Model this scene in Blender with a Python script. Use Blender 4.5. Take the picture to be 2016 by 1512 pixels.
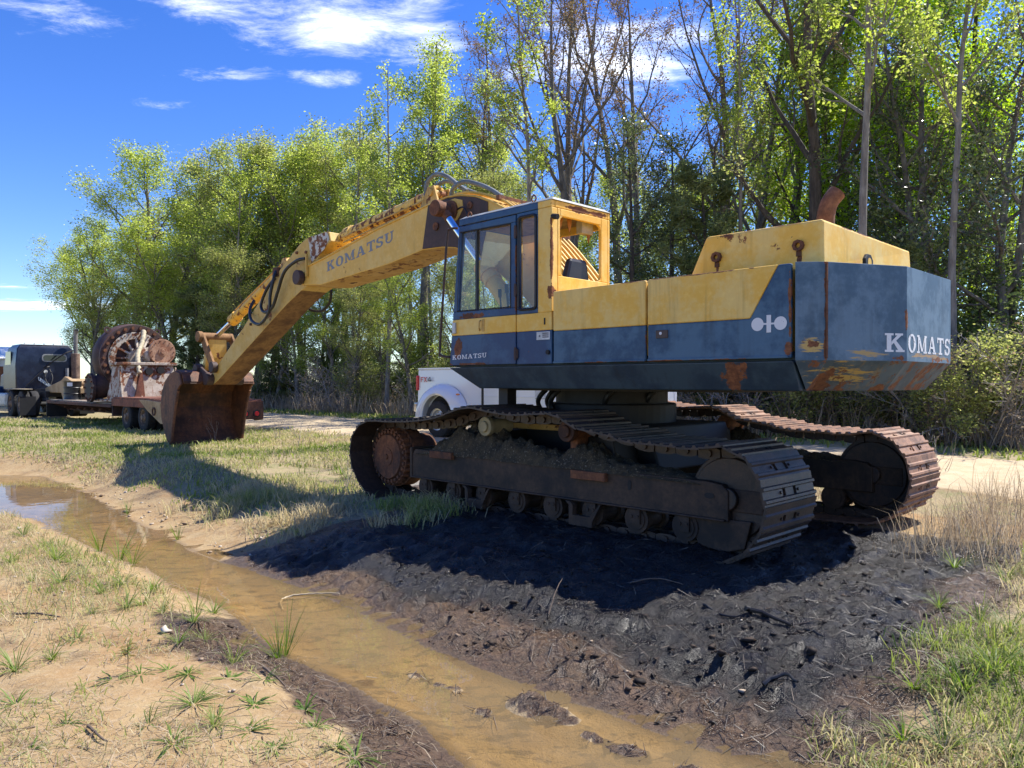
import bpy, bmesh, math, random
import numpy as np
from mathutils import Vector, Matrix, noise as mnoise

# ------------------------------------------------------------------ camera, sky, sun, exposure
scene = bpy.context.scene
for o in list(bpy.data.objects):
    bpy.data.objects.remove(o)
COL = scene.collection
R = math.radians

cam_d = bpy.data.cameras.new('camera')
cam = bpy.data.objects.new('camera', cam_d)
COL.objects.link(cam)
cam.location = (0, 0, 1.55)
cam.rotation_euler = (R(90 - 0.153), 0, 0)
cam_d.sensor_width = 36.0
cam_d.lens = 36.0 * 1500 / 2016
cam_d.clip_start = 0.05
cam_d.clip_end = 5000
scene.camera = cam

SUN_AZ = math.atan2(0.90, 0.436)      # from +Y towards +X
SUN_EL = R(54)
world = bpy.data.worlds.new('World')
scene.world = world
world.use_nodes = True


def build_world():
    nt = world.node_tree
    nt.nodes.clear()
    N = nt.nodes.new
    L = nt.links.new
    out = N('ShaderNodeOutputWorld')
    bg = N('ShaderNodeBackground')
    bg.inputs['Strength'].default_value = 0.125
    L(bg.outputs[0], out.inputs[0])
    sky = N('ShaderNodeTexSky')
    sky.sky_type = 'NISHITA'
    sky.sun_disc = False
    sky.sun_elevation = SUN_EL
    sky.sun_rotation = SUN_AZ
    sky.altitude = 100
    sky.air_density = 1.0
    sky.dust_density = 0.05
    sky.ozone_density = 5.0
    hs = N('ShaderNodeHueSaturation')
    hs.inputs['Saturation'].default_value = 1.27
    hs.inputs['Hue'].default_value = 0.519
    L(sky.outputs[0], hs.inputs['Color'])
    # clouds: a flat layer, coordinates on the cloud plane
    tc = N('ShaderNodeTexCoord')
    sep = N('ShaderNodeSeparateXYZ')
    L(tc.outputs['Generated'], sep.inputs[0])
    zc = N('ShaderNodeMath'); zc.operation = 'MAXIMUM'; zc.inputs[1].default_value = 0.02
    L(sep.outputs[2], zc.inputs[0])
    dx = N('ShaderNodeMath'); dx.operation = 'DIVIDE'
    dy = N('ShaderNodeMath'); dy.operation = 'DIVIDE'
    L(sep.outputs[0], dx.inputs[0]); L(zc.outputs[0], dx.inputs[1])
    L(sep.outputs[1], dy.inputs[0]); L(zc.outputs[0], dy.inputs[1])
    q = N('ShaderNodeCombineXYZ')
    L(dx.outputs[0], q.inputs[0]); L(dy.outputs[0], q.inputs[1])
    n1 = N('ShaderNodeTexNoise'); n1.inputs['Scale'].default_value = 5.0
    n1.inputs['Detail'].default_value = 9; n1.inputs['Roughness'].default_value = 0.70
    n1.inputs['Distortion'].default_value = 0.35
    mp = N('ShaderNodeMapping'); mp.inputs['Scale'].default_value = (0.75, 1.15, 1); mp.inputs['Rotation'].default_value = (0, 0, 0.5)
    L(q.outputs[0], mp.inputs[0]); L(mp.outputs[0], n1.inputs['Vector'])
    # cloud banks (centre x, y, radius x, y, weight) on the cloud plane
    banks = [(-.50, 2.12, .36, .26, .50), (-.72, 1.98, .32, .18, .45), (-.86, 2.03, .14, .15, .40), (-.27, 2.20, .16, .30, .48), (-.60, 2.50, .16, .12, .42),
             (-.92, 2.47, .22, .07, .40), (-1.25, 2.08, .26, .18, .36), (.30, 2.35, .40, .40, .50),
             (.95, 2.2, .45, .35, .38), (-6.4, 10.0, 2.4, .9, .55), (-5.2, 8.0, .8, .35, .35),
             (-1.55, 3.4, .3, .2, .24), (-1.3, 2.75, .35, .12, .22), (2.4, 1.3, .7, .5, .5), (0.2, -1.6, .9, .6, .5)]
    acc = None
    for (cx, cy, rx, ry, w) in banks:
        m = N('ShaderNodeMapping'); m.vector_type = 'TEXTURE'
        m.inputs['Location'].default_value = (cx, cy, 0)
        m.inputs['Scale'].default_value = (rx, ry, 1)
        L(q.outputs[0], m.inputs[0])
        ln = N('ShaderNodeVectorMath'); ln.operation = 'LENGTH'
        L(m.outputs[0], ln.inputs[0])
        mr = N('ShaderNodeMapRange'); mr.interpolation_type = 'SMOOTHSTEP'
        mr.inputs['From Min'].default_value = 1.75; mr.inputs['From Max'].default_value = 0.1
        mr.inputs['To Min'].default_value = 0; mr.inputs['To Max'].default_value = w
        L(ln.outputs['Value'], mr.inputs['Value'])
        if acc is None:
            acc = mr.outputs[0]
        else:
            a = N('ShaderNodeMath'); a.operation = 'MAXIMUM'
            L(acc, a.inputs[0]); L(mr.outputs[0], a.inputs[1]); acc = a.outputs[0]
    s = N('ShaderNodeMath'); s.operation = 'ADD'
    L(n1.outputs[0], s.inputs[0]); L(acc, s.inputs[1])
    cr = N('ShaderNodeMapRange'); cr.interpolation_type = 'SMOOTHSTEP'
    cr.inputs['From Min'].default_value = 0.74; cr.inputs['From Max'].default_value = 1.30
    L(s.outputs[0], cr.inputs['Value'])
    up = N('ShaderNodeMapRange'); up.inputs['From Min'].default_value = 0.02; up.inputs['From Max'].default_value = 0.09
    L(sep.outputs[2], up.inputs['Value'])
    mu = N('ShaderNodeMath'); mu.operation = 'MULTIPLY'
    L(cr.outputs[0], mu.inputs[0]); L(up.outputs[0], mu.inputs[1])
    mix = N('ShaderNodeMix'); mix.data_type = 'RGBA'
    mix.inputs[7].default_value = (9.4, 9.6, 10.0, 1)
    L(mu.outputs[0], mix.inputs[0]); L(hs.outputs[0], mix.inputs[6])
    L(mix.outputs[2], bg.inputs['Color'])


build_world()
sun_d = bpy.data.lights.new('sun', 'SUN')
sun_d.energy = 5.0
sun_d.angle = R(0.53)
sun_d.color = (1.0, 0.955, 0.88)
sun = bpy.data.objects.new('sun', sun_d)
COL.objects.link(sun)
sd_ = Vector((math.sin(SUN_AZ) * math.cos(SUN_EL), math.cos(SUN_AZ) * math.cos(SUN_EL), math.sin(SUN_EL)))
sun.rotation_euler = sd_.to_track_quat('Z', 'Y').to_euler()
sun.location = sd_ * 60
scene.view_settings.view_transform = 'Standard'
scene.view_settings.look = 'None'
scene.view_settings.gamma = 1
scene.view_settings.use_curve_mapping = False
scene.view_settings.exposure = 0.84
scene.cycles.max_bounces = 6
scene.cycles.diffuse_bounces = 3
scene.cycles.transparent_max_bounces = 24
scene.cycles.caustics_reflective = False
scene.cycles.caustics_refractive = False

# ------------------------------------------------------------------ helpers
rng = np.random.default_rng(7)
rnd = random.Random(11)


def link(o, parent=None):
    COL.objects.link(o)
    if parent is not None:
        o.parent = parent
    return o


def tag(o, label, cat, group=None):
    o['label'] = label
    o['category'] = cat
    if group:
        o['group'] = group
    return o


def empty(name, loc=(0, 0, 0), rz=0, parent=None):
    o = bpy.data.objects.new(name, None)
    o.empty_display_size = 0.2
    o.location = loc
    o.rotation_euler = (0, 0, rz)
    return link(o, parent)


class MB:
    def __init__(s):
        s.v = []; s.f = []; s.m = []

    def add(s, verts, faces, mat=0):
        b = len(s.v)
        s.v += [tuple(p) for p in verts]
        s.f += [tuple(i + b for i in f) for f in faces]
        s.m += [mat] * len(faces)
        return s

    def box(s, x0, x1, y0, y1, z0, z1, mat=0):
        v = [(x, y, z) for z in (z0, z1) for y in (y0, y1) for x in (x0, x1)]
        return s.add(v, [(0, 2, 3, 1), (4, 5, 7, 6), (0, 1, 5, 4), (2, 6, 7, 3), (0, 4, 6, 2), (1, 3, 7, 5)], mat)

    def prism(s, poly, ax, c0, c1, mat=0):
        # poly in the two other axes; ax = 'x','y','z'
        n = len(poly)
        def mk(p, c):
            if ax == 'y': return (p[0], c, p[1])
            if ax == 'x': return (c, p[0], p[1])
            return (p[0], p[1], c)
        v = [mk(p, c0) for p in poly] + [mk(p, c1) for p in poly]
        f = [tuple(range(n)), tuple(range(2 * n - 1, n - 1, -1))]
        f += [(i, i + n, (i + 1) % n + n, (i + 1) % n) for i in range(n)]
        return s.add(v, f, mat)

    def loft(s, rings, cap=True, mat=0):
        n = len(rings[0]); v = [p for r in rings for p in r]; f = []
        for k in range(len(rings) - 1):
            for i in range(n):
                j = (i + 1) % n
                f.append((k * n + i, k * n + j, (k + 1) * n + j, (k + 1) * n + i))
        if cap:
            f.append(tuple(range(n - 1, -1, -1)))
            f.append(tuple(range((len(rings) - 1) * n, len(rings) * n)))
        return s.add(v, f, mat)

    def cyl(s, p0, p1, r0, r1=None, n=16, cap=True, mat=0):
        return s.tube([p0, p1], [r0, r0 if r1 is None else r1], n, cap, mat)

    def tube(s, pts, r, n=8, cap=True, mat=0):
        pts = [Vector(p) for p in pts]
        if not hasattr(r, '__len__'): r = [r] * len(pts)
        rings = []
        t0 = (pts[1] - pts[0]).normalized()
        up = Vector((0, 0, 1)) if abs(t0.z) < 0.9 else Vector((1, 0, 0))
        a = t0.cross(up).normalized()
        for i, p in enumerate(pts):
            if i == 0: t = pts[1] - pts[0]
            elif i == len(pts) - 1: t = pts[-1] - pts[-2]
            else: t = (pts[i + 1] - pts[i]).normalized() + (pts[i] - pts[i - 1]).normalized()
            t.normalize()
            a = (a - t * a.dot(t)).normalized()
            b = t.cross(a)
            rings.append([p + (a * math.cos(2 * math.pi * k / n) + b * math.sin(2 * math.pi * k / n)) * r[i] for k in range(n)])
        return s.loft(rings, cap, mat)

    def ringcyl(s, p0, p1, ro, ri, n=24, mat=0):
        # hollow cylinder
        p0 = Vector(p0); p1 = Vector(p1); t = (p1 - p0).normalized()
        up = Vector((0, 0, 1)) if abs(t.z) < 0.9 else Vector((1, 0, 0))
        a = t.cross(up).normalized(); b = t.cross(a)
        v = []
        for p, r in ((p0, ro), (p1, ro), (p1, ri), (p0, ri)):
            v += [p + (a * math.cos(2 * math.pi * k / n) + b * math.sin(2 * math.pi * k / n)) * r for k in range(n)]
        f = []
        for q in range(4):
            w = (q + 1) % 4
            for k in range(n):
                j = (k + 1) % n
                f.append((q * n + k, q * n + j, w * n + j, w * n + k))
        return s.add(v, f, mat)

    def mesh(s, name, mats, smooth=False, recalc=True):
        me = bpy.data.meshes.new(name)
        me.from_pydata(s.v, [], s.f)
        if not isinstance(mats, (list, tuple)): mats = [mats]
        for m in mats: me.materials.append(m)
        if len(mats) > 1:
            me.polygons.foreach_set('material_index', s.m)
        if recalc:
            bm = bmesh.new(); bm.from_mesh(me)
            bmesh.ops.recalc_face_normals(bm, faces=bm.faces)
            bm.to_mesh(me); bm.free()
        if smooth:
            me.polygons.foreach_set('use_smooth', [True] * len(me.polygons))
            me.set_sharp_from_angle(angle=R(38))
        me.update()
        return me

    def build(s, name, mats, parent=None, bevel=0, smooth=False, recalc=True):
        me = s.mesh(name, mats, smooth, recalc)
        o = bpy.data.objects.new(name, me)
        link(o, parent)
        if bevel:
            md = o.modifiers.new('bevel', 'BEVEL')
            md.width = bevel; md.segments = 2; md.limit_method = 'ANGLE'; md.angle_limit = R(40)
        return o


def arc(cx, cz, r, a0, a1, n):
    return [(cx + r * math.cos(R(a0 + (a1 - a0) * i / n)), cz + r * math.sin(R(a0 + (a1 - a0) * i / n))) for i in range(n + 1)]


def catmull(pts, sub=6):
    out = []
    P = [Vector(p) for p in pts]
    P = [P[0]] + P + [P[-1]]
    for i in range(1, len(P) - 2):
        for k in range(sub):
            t = k / sub
            a, b, c, d = P[i - 1], P[i], P[i + 1], P[i + 2]
            out.append(0.5 * ((2 * b) + (c - a) * t + (2 * a - 5 * b + 4 * c - d) * t * t + (3 * b - 3 * c + d - a) * t ** 3))
    out.append(P[-2])
    return out


# ------------------------------------------------------------------ material helpers
class G:
    def __init__(s, name):
        s.m = bpy.data.materials.new(name)
        s.m.use_nodes = True
        s.nt = s.m.node_tree
        s.b = s.nt.nodes['Principled BSDF']
        s.out = s.nt.nodes['Material Output']
        s._co = None

    def N(s, t): return s.nt.nodes.new(t)
    def L(s, a, b): s.nt.links.new(a, b)

    def co(s, kind='Object'):
        if s._co is None: s._co = s.N('ShaderNodeTexCoord')
        return s._co.outputs[kind]

    def noise(s, scale, detail=4, rough=0.55, stretch=None, loc=(0, 0, 0), dist=0.0, kind='Object'):
        n = s.N('ShaderNodeTexNoise')
        n.inputs['Scale'].default_value = scale; n.inputs['Detail'].default_value = detail
        n.inputs['Roughness'].default_value = rough; n.inputs['Distortion'].default_value = dist
        mp = s.N('ShaderNodeMapping')
        mp.inputs['Location'].default_value = loc
        if stretch: mp.inputs['Scale'].default_value = stretch
        s.L(s.co(kind), mp.inputs[0]); s.L(mp.outputs[0], n.inputs['Vector'])
        return n.outputs[0]

    def rng(s, v, a, b, c=0.0, d=1.0, smooth=True):
        n = s.N('ShaderNodeMapRange')
        if smooth: n.interpolation_type = 'SMOOTHSTEP'
        n.inputs['From Min'].default_value = a; n.inputs['From Max'].default_value = b
        n.inputs['To Min'].default_value = c; n.inputs['To Max'].default_value = d
        s.L(v, n.inputs['Value'])
        return n.outputs[0]

    def math(s, op, a, b=None, clamp=False):
        n = s.N('ShaderNodeMath'); n.operation = op; n.use_clamp = clamp
        for i, x in enumerate((a, b)):
            if x is None: continue
            if isinstance(x, (int, float)): n.inputs[i].default_value = x
            else: s.L(x, n.inputs[i])
        return n.outputs[0]

    def mix(s, f, a, b):
        n = s.N('ShaderNodeMix'); n.data_type = 'RGBA'
        for i, x in ((0, f), (6, a), (7, b)):
            if isinstance(x, (int, float)): n.inputs[i].default_value = x
            elif isinstance(x, tuple): n.inputs[i].default_value = (x[0], x[1], x[2], 1)
            else: s.L(x, n.inputs[i])
        return n.outputs[2]

    def attr(s, name):
        n = s.N('ShaderNodeAttribute'); n.attribute_name = name
        return n.outputs['Fac']

    def bump(s, h, strength=0.3, dist=0.02):
        n = s.N('ShaderNodeBump'); n.inputs['Strength'].default_value = strength; n.inputs['Distance'].default_value = dist
        s.L(h, n.inputs['Height']); s.L(n.outputs[0], s.b.inputs['Normal'])
        return n

    def blob(s, c, r):
        m = s.N('ShaderNodeMapping'); m.vector_type = 'TEXTURE'
        m.inputs['Location'].default_value = c; m.inputs['Scale'].default_value = r
        s.L(s.co(), m.inputs[0])
        ln = s.N('ShaderNodeVectorMath'); ln.operation = 'LENGTH'
        s.L(m.outputs[0], ln.inputs[0])
        return s.rng(ln.outputs['Value'], 1.25, 0.1, 0.0, 1.0, False)

    def set(s, col=None, rough=None, metal=None, spec=None):
        for k, x in (('Base Color', col), ('Roughness', rough), ('Metallic', metal), ('Specular IOR Level', spec)):
            if x is None: continue
            i = s.b.inputs[k]
            if isinstance(x, (int, float)): i.default_value = x
            elif isinstance(x, tuple): i.default_value = (x[0], x[1], x[2], 1)
            else: s.L(x, i)
        return s


RUST1 = (0.115, 0.042, 0.020)
RUST2 = (0.27, 0.105, 0.042)
RUSTD = (0.045, 0.024, 0.017)


def paint(name, col, fade, rust=0.25, rough=0.5, blobs=(), streak=0.4, scale=1.0, dark=None, chalk=.35, scrapes=()):
    g = G(name)
    n1 = g.noise(1.6 * scale, 5, 0.6)
    c = g.mix(g.rng(g.noise(2.6 * scale, 7, .68, None, (1, 6, 3)), 0.42, 0.60), col, fade)
    # fine chalking
    n2 = g.noise(14 * scale, 6, 0.7)
    c = g.mix(g.math('MULTIPLY', g.rng(n2, 0.45, 0.75), chalk), c, tuple(min(1, x * 1.35 + 0.01) for x in fade))
    # vertical dirt streaks
    st = g.noise(5 * scale, 4, 0.6, (2.2, 2.2, 0.16))
    st2 = g.noise(1.2 * scale, 3, 0.5, None, (7, 3, 1))
    sm = g.math('MULTIPLY', g.math('MULTIPLY', g.rng(st, 0.52, 0.72), g.rng(st2, 0.38, 0.62)), streak)
    dk = dark or tuple(x * 0.35 + 0.012 for x in col)
    c = g.mix(sm, c, dk)
    # scraped-through bands, drawn out along the surface
    for (bc, br, sc_) in scrapes:
        hz = g.noise(9, 6, .75, (.35, .35, 3.2), (5, 1, 2))
        c = g.mix(g.rng(g.math('ADD', g.math('MULTIPLY', g.blob(bc, br), .30), hz), .70, .77), c, sc_)
    # rust patches with ragged edges
    n3 = g.noise(3.4 * scale, 10, 0.68, None, (3, 9, 5))
    n4 = g.noise(22 * scale, 5, 0.7)
    rv = n3
    for (bc, br, wgt) in blobs:
        rv = g.math('MAXIMUM', rv, g.math('ADD', g.math('MULTIPLY', g.blob(bc, br), wgt * 1.15), g.math('ADD', g.math('MULTIPLY', n3, 1.7), -.50)))
    t = 0.73 - 0.19 * rust
    rm = g.rng(rv, t, t + 0.035)
    rust_c = g.mix(g.rng(n4, 0.3, 0.7), RUST1, RUST2)
    rust_c = g.mix(g.rng(n1, 0.5, 0.8), rust_c, RUSTD)
    c = g.mix(rm, c, rust_c)
    g.set(c, g.mix(rm, g.mix(n2, (rough,) * 3, (rough + 0.2,) * 3), (0.88,) * 3))
    dent = g.noise(2.3, 2, .5, None, (2, 8, 4))
    # long scratches
    sc = g.rng(g.noise(2.2, 7, .8, (9, 9, .7), (1, 4, 2), .6), .68, .72)
    g.bump(g.math('ADD', g.math('MULTIPLY', dent, 3.0), g.math('ADD', g.math('MULTIPLY', rm, -0.5), g.math('MULTIPLY', n4, g.math('ADD', g.math('MULTIPLY', rm, 0.7), 0.1)))), 0.3, 0.008)
    return g.m


def rusty(name, a=RUST1, b=RUST2, c=RUSTD, rough=0.85, scale=1.0, bump=0.5):
    g = G(name)
    n1 = g.noise(2.1 * scale, 6, 0.65)
    n2 = g.noise(19 * scale, 6, 0.7)
    st = g.noise(6 * scale, 4, 0.6, (1.6, 1.6, 0.2))
    col = g.mix(g.rng(n2, 0.3, 0.7), a, b)
    col = g.mix(g.rng(n1, 0.42, 0.68), col, c)
    col = g.mix(g.math('MULTIPLY', g.rng(st, 0.5, 0.7), 0.6), col, c)
    g.set(col, rough)
    g.bump(n2, bump, 0.008)
    return g.m


def worn(name, col, under, amt=.56, scale=16):
    g = G(name)
    n = g.noise(scale, 8, .72)
    g.set(g.mix(g.rng(n, amt, amt + .05), col, under), .6)
    return g.m


def simple(name, col, rough=0.6, metal=0.0, var=0.25, scale=6.0, bump=0.0):
    g = G(name)
    n = g.noise(scale, 6, 0.65)
    g.set(g.mix(g.rng(n, 0.3, 0.7), tuple(x * (1 - var) for x in col), tuple(min(1, x * (1 + var)) for x in col)), rough, metal)
    if bump: g.bump(g.noise(scale * 5, 5, 0.7), bump, 0.01)
    return g.m


YEL = (0.80, 0.455, 0.060); YELF = (0.80, 0.545, 0.16)
BLU = (0.022, 0.060, 0.130); BLUF = (0.075, 0.140, 0.210)
# ------------------------------------------------------------------ ground
OX, OY = 1.3955, 9.1597           # machine centre; local x runs forward along the road, local y to its left
S2 = math.sqrt(0.5)


def to_uv(X, Y):
    dx = X - OX; dy = Y - OY
    return (-dx + dy) * S2, (-dx - dy) * S2


def to_xy(u, v):
    return OX + (-u - v) * S2, OY + (u - v) * S2


def hash2(ix, iy, seed):
    h = (ix.astype(np.int64) * 374761393 + iy.astype(np.int64) * 668265263 + seed * 1442695041) & 0x7fffffff
    h = (h ^ (h >> 13)) * 1274126177 & 0x7fffffff
    return ((h ^ (h >> 16)) & 0xffff) / 65535.0


def vnoise(x, y, seed=0):
    ix = np.floor(x); iy = np.floor(y)
    fx = x - ix; fy = y - iy
    fx = fx * fx * (3 - 2 * fx); fy = fy * fy * (3 - 2 * fy)
    a = hash2(ix, iy, seed); b = hash2(ix + 1, iy, seed); c = hash2(ix, iy + 1, seed); d = hash2(ix + 1, iy + 1, seed)
    return (a * (1 - fx) + b * fx) * (1 - fy) + (c * (1 - fx) + d * fx) * fy


def fbm(x, y, scale, oct=4, seed=0, gain=0.5):
    s = 0; a = 1; t = 0
    for k in range(oct):
        s = s + a * vnoise(x * scale * 2 ** k + 13.7 * k, y * scale * 2 ** k + 7.1 * k, seed + k)
        t += a; a *= gain
    return s / t


def smooth(x, a, b):
    t = np.clip((x - a) / (b - a), 0, 1)
    return t * t * (3 - 2 * t)


WATER_Z = -0.22
# outline of the ditch puddle
FARB = [(-10.9, 15.9), (-9.7, 15.7), (-7.9, 13.8), (-5.1, 10.4), (-4.3, 9.5), (-3.5, 8.6), (-2.35, 7.55), (-1.75, 7.0), (-1.2, 6.35), (-.92, 6.0), (-.56, 5.55), (-.28, 5.25), (0, 4.98), (.29, 4.7), (.58, 4.52), (.82, 4.26), (1.15, 3.98), (1.7, 3.4), (2.6, 2.4), (3.2, 1.2)]
NEARB = [(2.4, .4), (.9, 2.0), (-.05, 3.2), (-.26, 3.86), (-.40, 4.08), (-.55, 4.32), (-.85, 4.6), (-1.02, 4.82), (-1.25, 5.07), (-1.58, 5.35), (-1.95, 5.77), (-2.36, 6.4), (-2.75, 6.85), (-3.3, 7.35), (-3.9, 8.05), (-4.4, 8.4), (-5.65, 9.66), (-6.85, 10.9), (-7.6, 11.35), (-9.5, 12.3), (-12.5, 14.0), (-13, 16)]
PUD = np.array(FARB + NEARB) * 0.908
_fb = np.array([to_uv(*p) for p in np.array(FARB) * 0.908]); _nb = np.array([to_uv(*p) for p in np.array(NEARB) * 0.908])
_fb = _fb[np.argsort(_fb[:, 0])]; _nb = _nb[np.argsort(_nb[:, 0])]


def ditch_axis(u):
    return 0.5 * (np.interp(u, _fb[:, 0], _fb[:, 1]) + np.interp(u, _nb[:, 0], _nb[:, 1]))


def sdist(X, Y):
    X = np.asarray(X, float); Y = np.asarray(Y, float)
    d = np.full(X.shape, 1e9); ins = np.zeros(X.shape, bool)
    n = len(PUD)
    for i in range(n):
        ax, ay = PUD[i]; bx, by = PUD[(i + 1) % n]
        ex, ey = bx - ax, by - ay
        t = np.clip(((X - ax) * ex + (Y - ay) * ey) / (ex * ex + ey * ey), 0, 1)
        d = np.minimum(d, (X - ax - t * ex) ** 2 + (Y - ay - t * ey) ** 2)
        c = ((ay > Y) != (by > Y)) & (X < (bx - ax) * (Y - ay) / (by - ay + 1e-12) + ax)
        ins ^= c
    d = np.sqrt(d)
    return np.where(ins, -d, d)


CLODS = [tuple(q * 0.908 for q in c[:2]) + (c[2] * .62, c[3]) for c in [(-.62, 5.05, .10, .05), (-.50, 4.93, .08, .05), (.17, 4.50, .20, .07), (.05, 4.62, .10, .05), (-.17, 4.48, .07, .035), (.60, 4.02, .14, .06), (.45, 4.16, .08, .05), (-.35, 4.82, .06, .03), (.9, 3.75, .12, .06), (-.95, 4.98, .05, .03)]]


def rect_sd(u, v, u0, u1, v0, v1):
    du = np.maximum(u0 - u, u - u1); dv = np.maximum(v0 - v, v - v1)
    out = np.sqrt(np.maximum(du, 0) ** 2 + np.maximum(dv, 0) ** 2)
    return -(out + np.minimum(np.maximum(du, dv), 0))      # positive inside


def fields(X, Y):
    u, v = to_uv(X, Y)
    sd = sdist(X, Y)
    nz = fbm(X, Y, 0.9, 4, 3) - 0.5
    mud = rect_sd(u + nz * 0.8, v + nz * 0.6, -4.3, 1.9, -1.0, 6.4)
    black = rect_sd(u + nz * 0.9, v + nz * 0.9, -3.9, 1.5, -1.0, 3.9)  # dark mud laid out to the machine's shadow, shade included in its colour
    # which bank: sign of the offset from the ditch axis
    left = v > ditch_axis(u)
    bankmud = (rect_sd(u + nz * .5, v + nz * .5, -5.5, 0.15, 4.4, 6.4))
    mud = np.where(left, np.minimum(bankmud, .55 - sd + nz * .5), mud)
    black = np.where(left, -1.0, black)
    for (cx, cy, r, h) in CLODS:
        k = clod(X, Y, cx, cy, r) > .35
        mud = np.where(k, .6, mud); sd = np.where(k, .12, sd)
    return u, v, sd, mud, black, left


def clod(X, Y, cx, cy, r):
    return np.exp(-(((X - cx) + (Y - cy)) ** 2 / (r * .8) ** 2 * .5 + ((X - cx) - (Y - cy)) ** 2 / (r * 1.8) ** 2 * .5))


def height(X, Y):
    u, v, sd, mud, black, left = fields(X, Y)
    sd = sdist(X, Y)
    big = fbm(X, Y, 0.25, 3, 21) - 0.5
    mid = fbm(X, Y, 1.3, 4, 31) - 0.5
    fine = fbm(X, Y, 6.0, 4, 41) - 0.5
    # machine side
    zr = 0.0 + 0.14 * np.maximum(smooth(u, 4.2, 8.0), smooth(-v, 2.2, 3.6))
    zr = np.where(v < -3, zr + 0.12 * smooth(-v, 3.0, 4.2) , zr)
    zr = zr - 0.08 * smooth(v + mid * .9, 3.40, 3.56) * smooth(2.5 - u, 0, .5)
    zl = -0.08 + 0.0 * u
    z0 = np.where(left, zl, zr)
    wid = np.where(left, 0.55, 1.55)
    k = smooth(sd + mid * 0.25, 0.0, 1.0 * wid)
    z = WATER_Z + (z0 - WATER_Z) * k
    z = np.where(sd < 0, WATER_Z - 0.11 * smooth(-sd, 0, 0.45) - 0.02 * mid, z)
    far = np.sqrt(X * X + Y * Y)
    amp = smooth(60 - far, 0, 40)
    pad = 1 - smooth(rect_sd(u, v, -3.2, 3.9, -2.4, 2.4), -0.8, 0.0)      # calm under the machine
    z = z + amp * pad * (0.10 * big * smooth(sd, 0.2, 1.5) + 0.05 * mid * smooth(sd, -.1, .4))
    m = smooth(mud, -0.1, 0.35)
    z = z + .075 * smooth(rect_sd(u, v, -2.2, 2.6, .7, 1.95), -.55, .05) * (.7 + .6 * mid)      # mud squeezed up along the near track
    dry = smooth(sd, -0.02, .18)
    rid = np.abs(fbm(X, Y, 3.2, 4, 51) - 0.5) * 2
    ruts = fbm(u * 0.5, v * 2.6, 1.6, 3, 61) - 0.5
    z = z + m * dry * (0.065 * (0.35 - rid) + 0.062 * fine + 0.03 * smooth(fbm(X, Y, 7.0, 3, 58), .5, .62) + 0.10 * ruts * (1 - smooth(rect_sd(u, v, -2.9, 3.6, -2.2, 2.0), -.3, .1)) * smooth(v, 2.9, 3.7))
    cleat = np.sin((u + (mid + fine) * .10) * 2 * np.pi / .21)
    z = z + m * dry * .022 * cleat * smooth(rect_sd(u, v + mid * .3, -4.0, 1.6, 3.55, 4.15), -.12, .1)
    z = z + (1 - m) * dry * amp * (0.03 * fine + .03 * (fbm(X, Y, 3.0, 3, 47) - .5))
    for (cx, cy, r, h) in CLODS:
        z = np.maximum(z, WATER_Z + (h + .02) * clod(X, Y, cx, cy, r) * (0.8 + 2.6 * fine) - .025)
    return z


def axis_pts(segs):
    out = []
    for a, b, st in segs:
        out += list(np.arange(a, b - 1e-6, st))
    return out


def geo(a, b, n):
    return list(np.sign(a) * np.geomspace(abs(a), abs(b), n))


def make_ground():
    xs = geo(-700, -42, 14)[:-1] + axis_pts([(-42, -12, .5), (-12, -4, .1), (-4, 4.6, .045), (4.6, 10, .11), (10, 42, .6)]) + geo(42, 700, 14)
    ys = geo(-400, -3, 12)[:-1] + axis_pts([(-3, 1.8, .3), (1.8, 8.2, .042), (8.2, 18, .1), (18, 44, .35)]) + geo(44, 900, 15)
    xs = np.array(sorted(xs)); ys = np.array(sorted(ys))
    X, Y = np.meshgrid(xs, ys)
    Z = height(X, Y)
    nx, ny = len(xs), len(ys)
    co = np.stack([X.ravel(), Y.ravel(), Z.ravel()], 1)
    idx = np.arange(nx * ny).reshape(ny, nx)
    quads = np.stack([idx[:-1, :-1], idx[:-1, 1:], idx[1:, 1:], idx[1:, :-1]], -1).reshape(-1, 4)
    me = mesh_np('ground', co, quads)
    u, v, sd, mud, black, left = fields(X, Y)
    big = fbm(X, Y, 0.5, 4, 71) - .5
    grass = smooth(np.where(left, -1, np.minimum(np.minimum(sd - .75 + big * 1.2, 2.0 - np.abs(v - 0) * 0 ), np.where(u > 1.2, u - 1.7, -u - 3.9)) - np.maximum(mud, -.0) * 3), -.3, .5)
    grass = np.maximum(grass, smooth(-v + big, 1.9, 2.5) * .8 * (~left))
    grass = np.where(left, smooth(big + .12 * sd - .12, 0.0, .35) * .65 * smooth(sd, .3, .8), grass)
    rv = v + (fbm(X, Y, .35, 3, 81) - .5) * 1.0
    road = smooth(rect_sd(u, rv, -200, 200, -7.6, -3.5), -.35, .35)
    strip = smooth(-rv, 7.4, 7.9)
    forest = smooth(-rv, 8.6, 9.6)
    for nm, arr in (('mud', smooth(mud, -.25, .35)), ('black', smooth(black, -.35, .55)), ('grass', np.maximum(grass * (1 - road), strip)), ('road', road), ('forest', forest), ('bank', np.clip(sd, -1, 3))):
        a = me.attributes.new(nm, 'FLOAT', 'POINT')
        a.data.foreach_set('value', np.ascontiguousarray(arr.ravel(), dtype=np.float32))
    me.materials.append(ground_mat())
    o = bpy.data.objects.new('ground', me)
    o['kind'] = 'structure'
    link(o)
    return o


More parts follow.
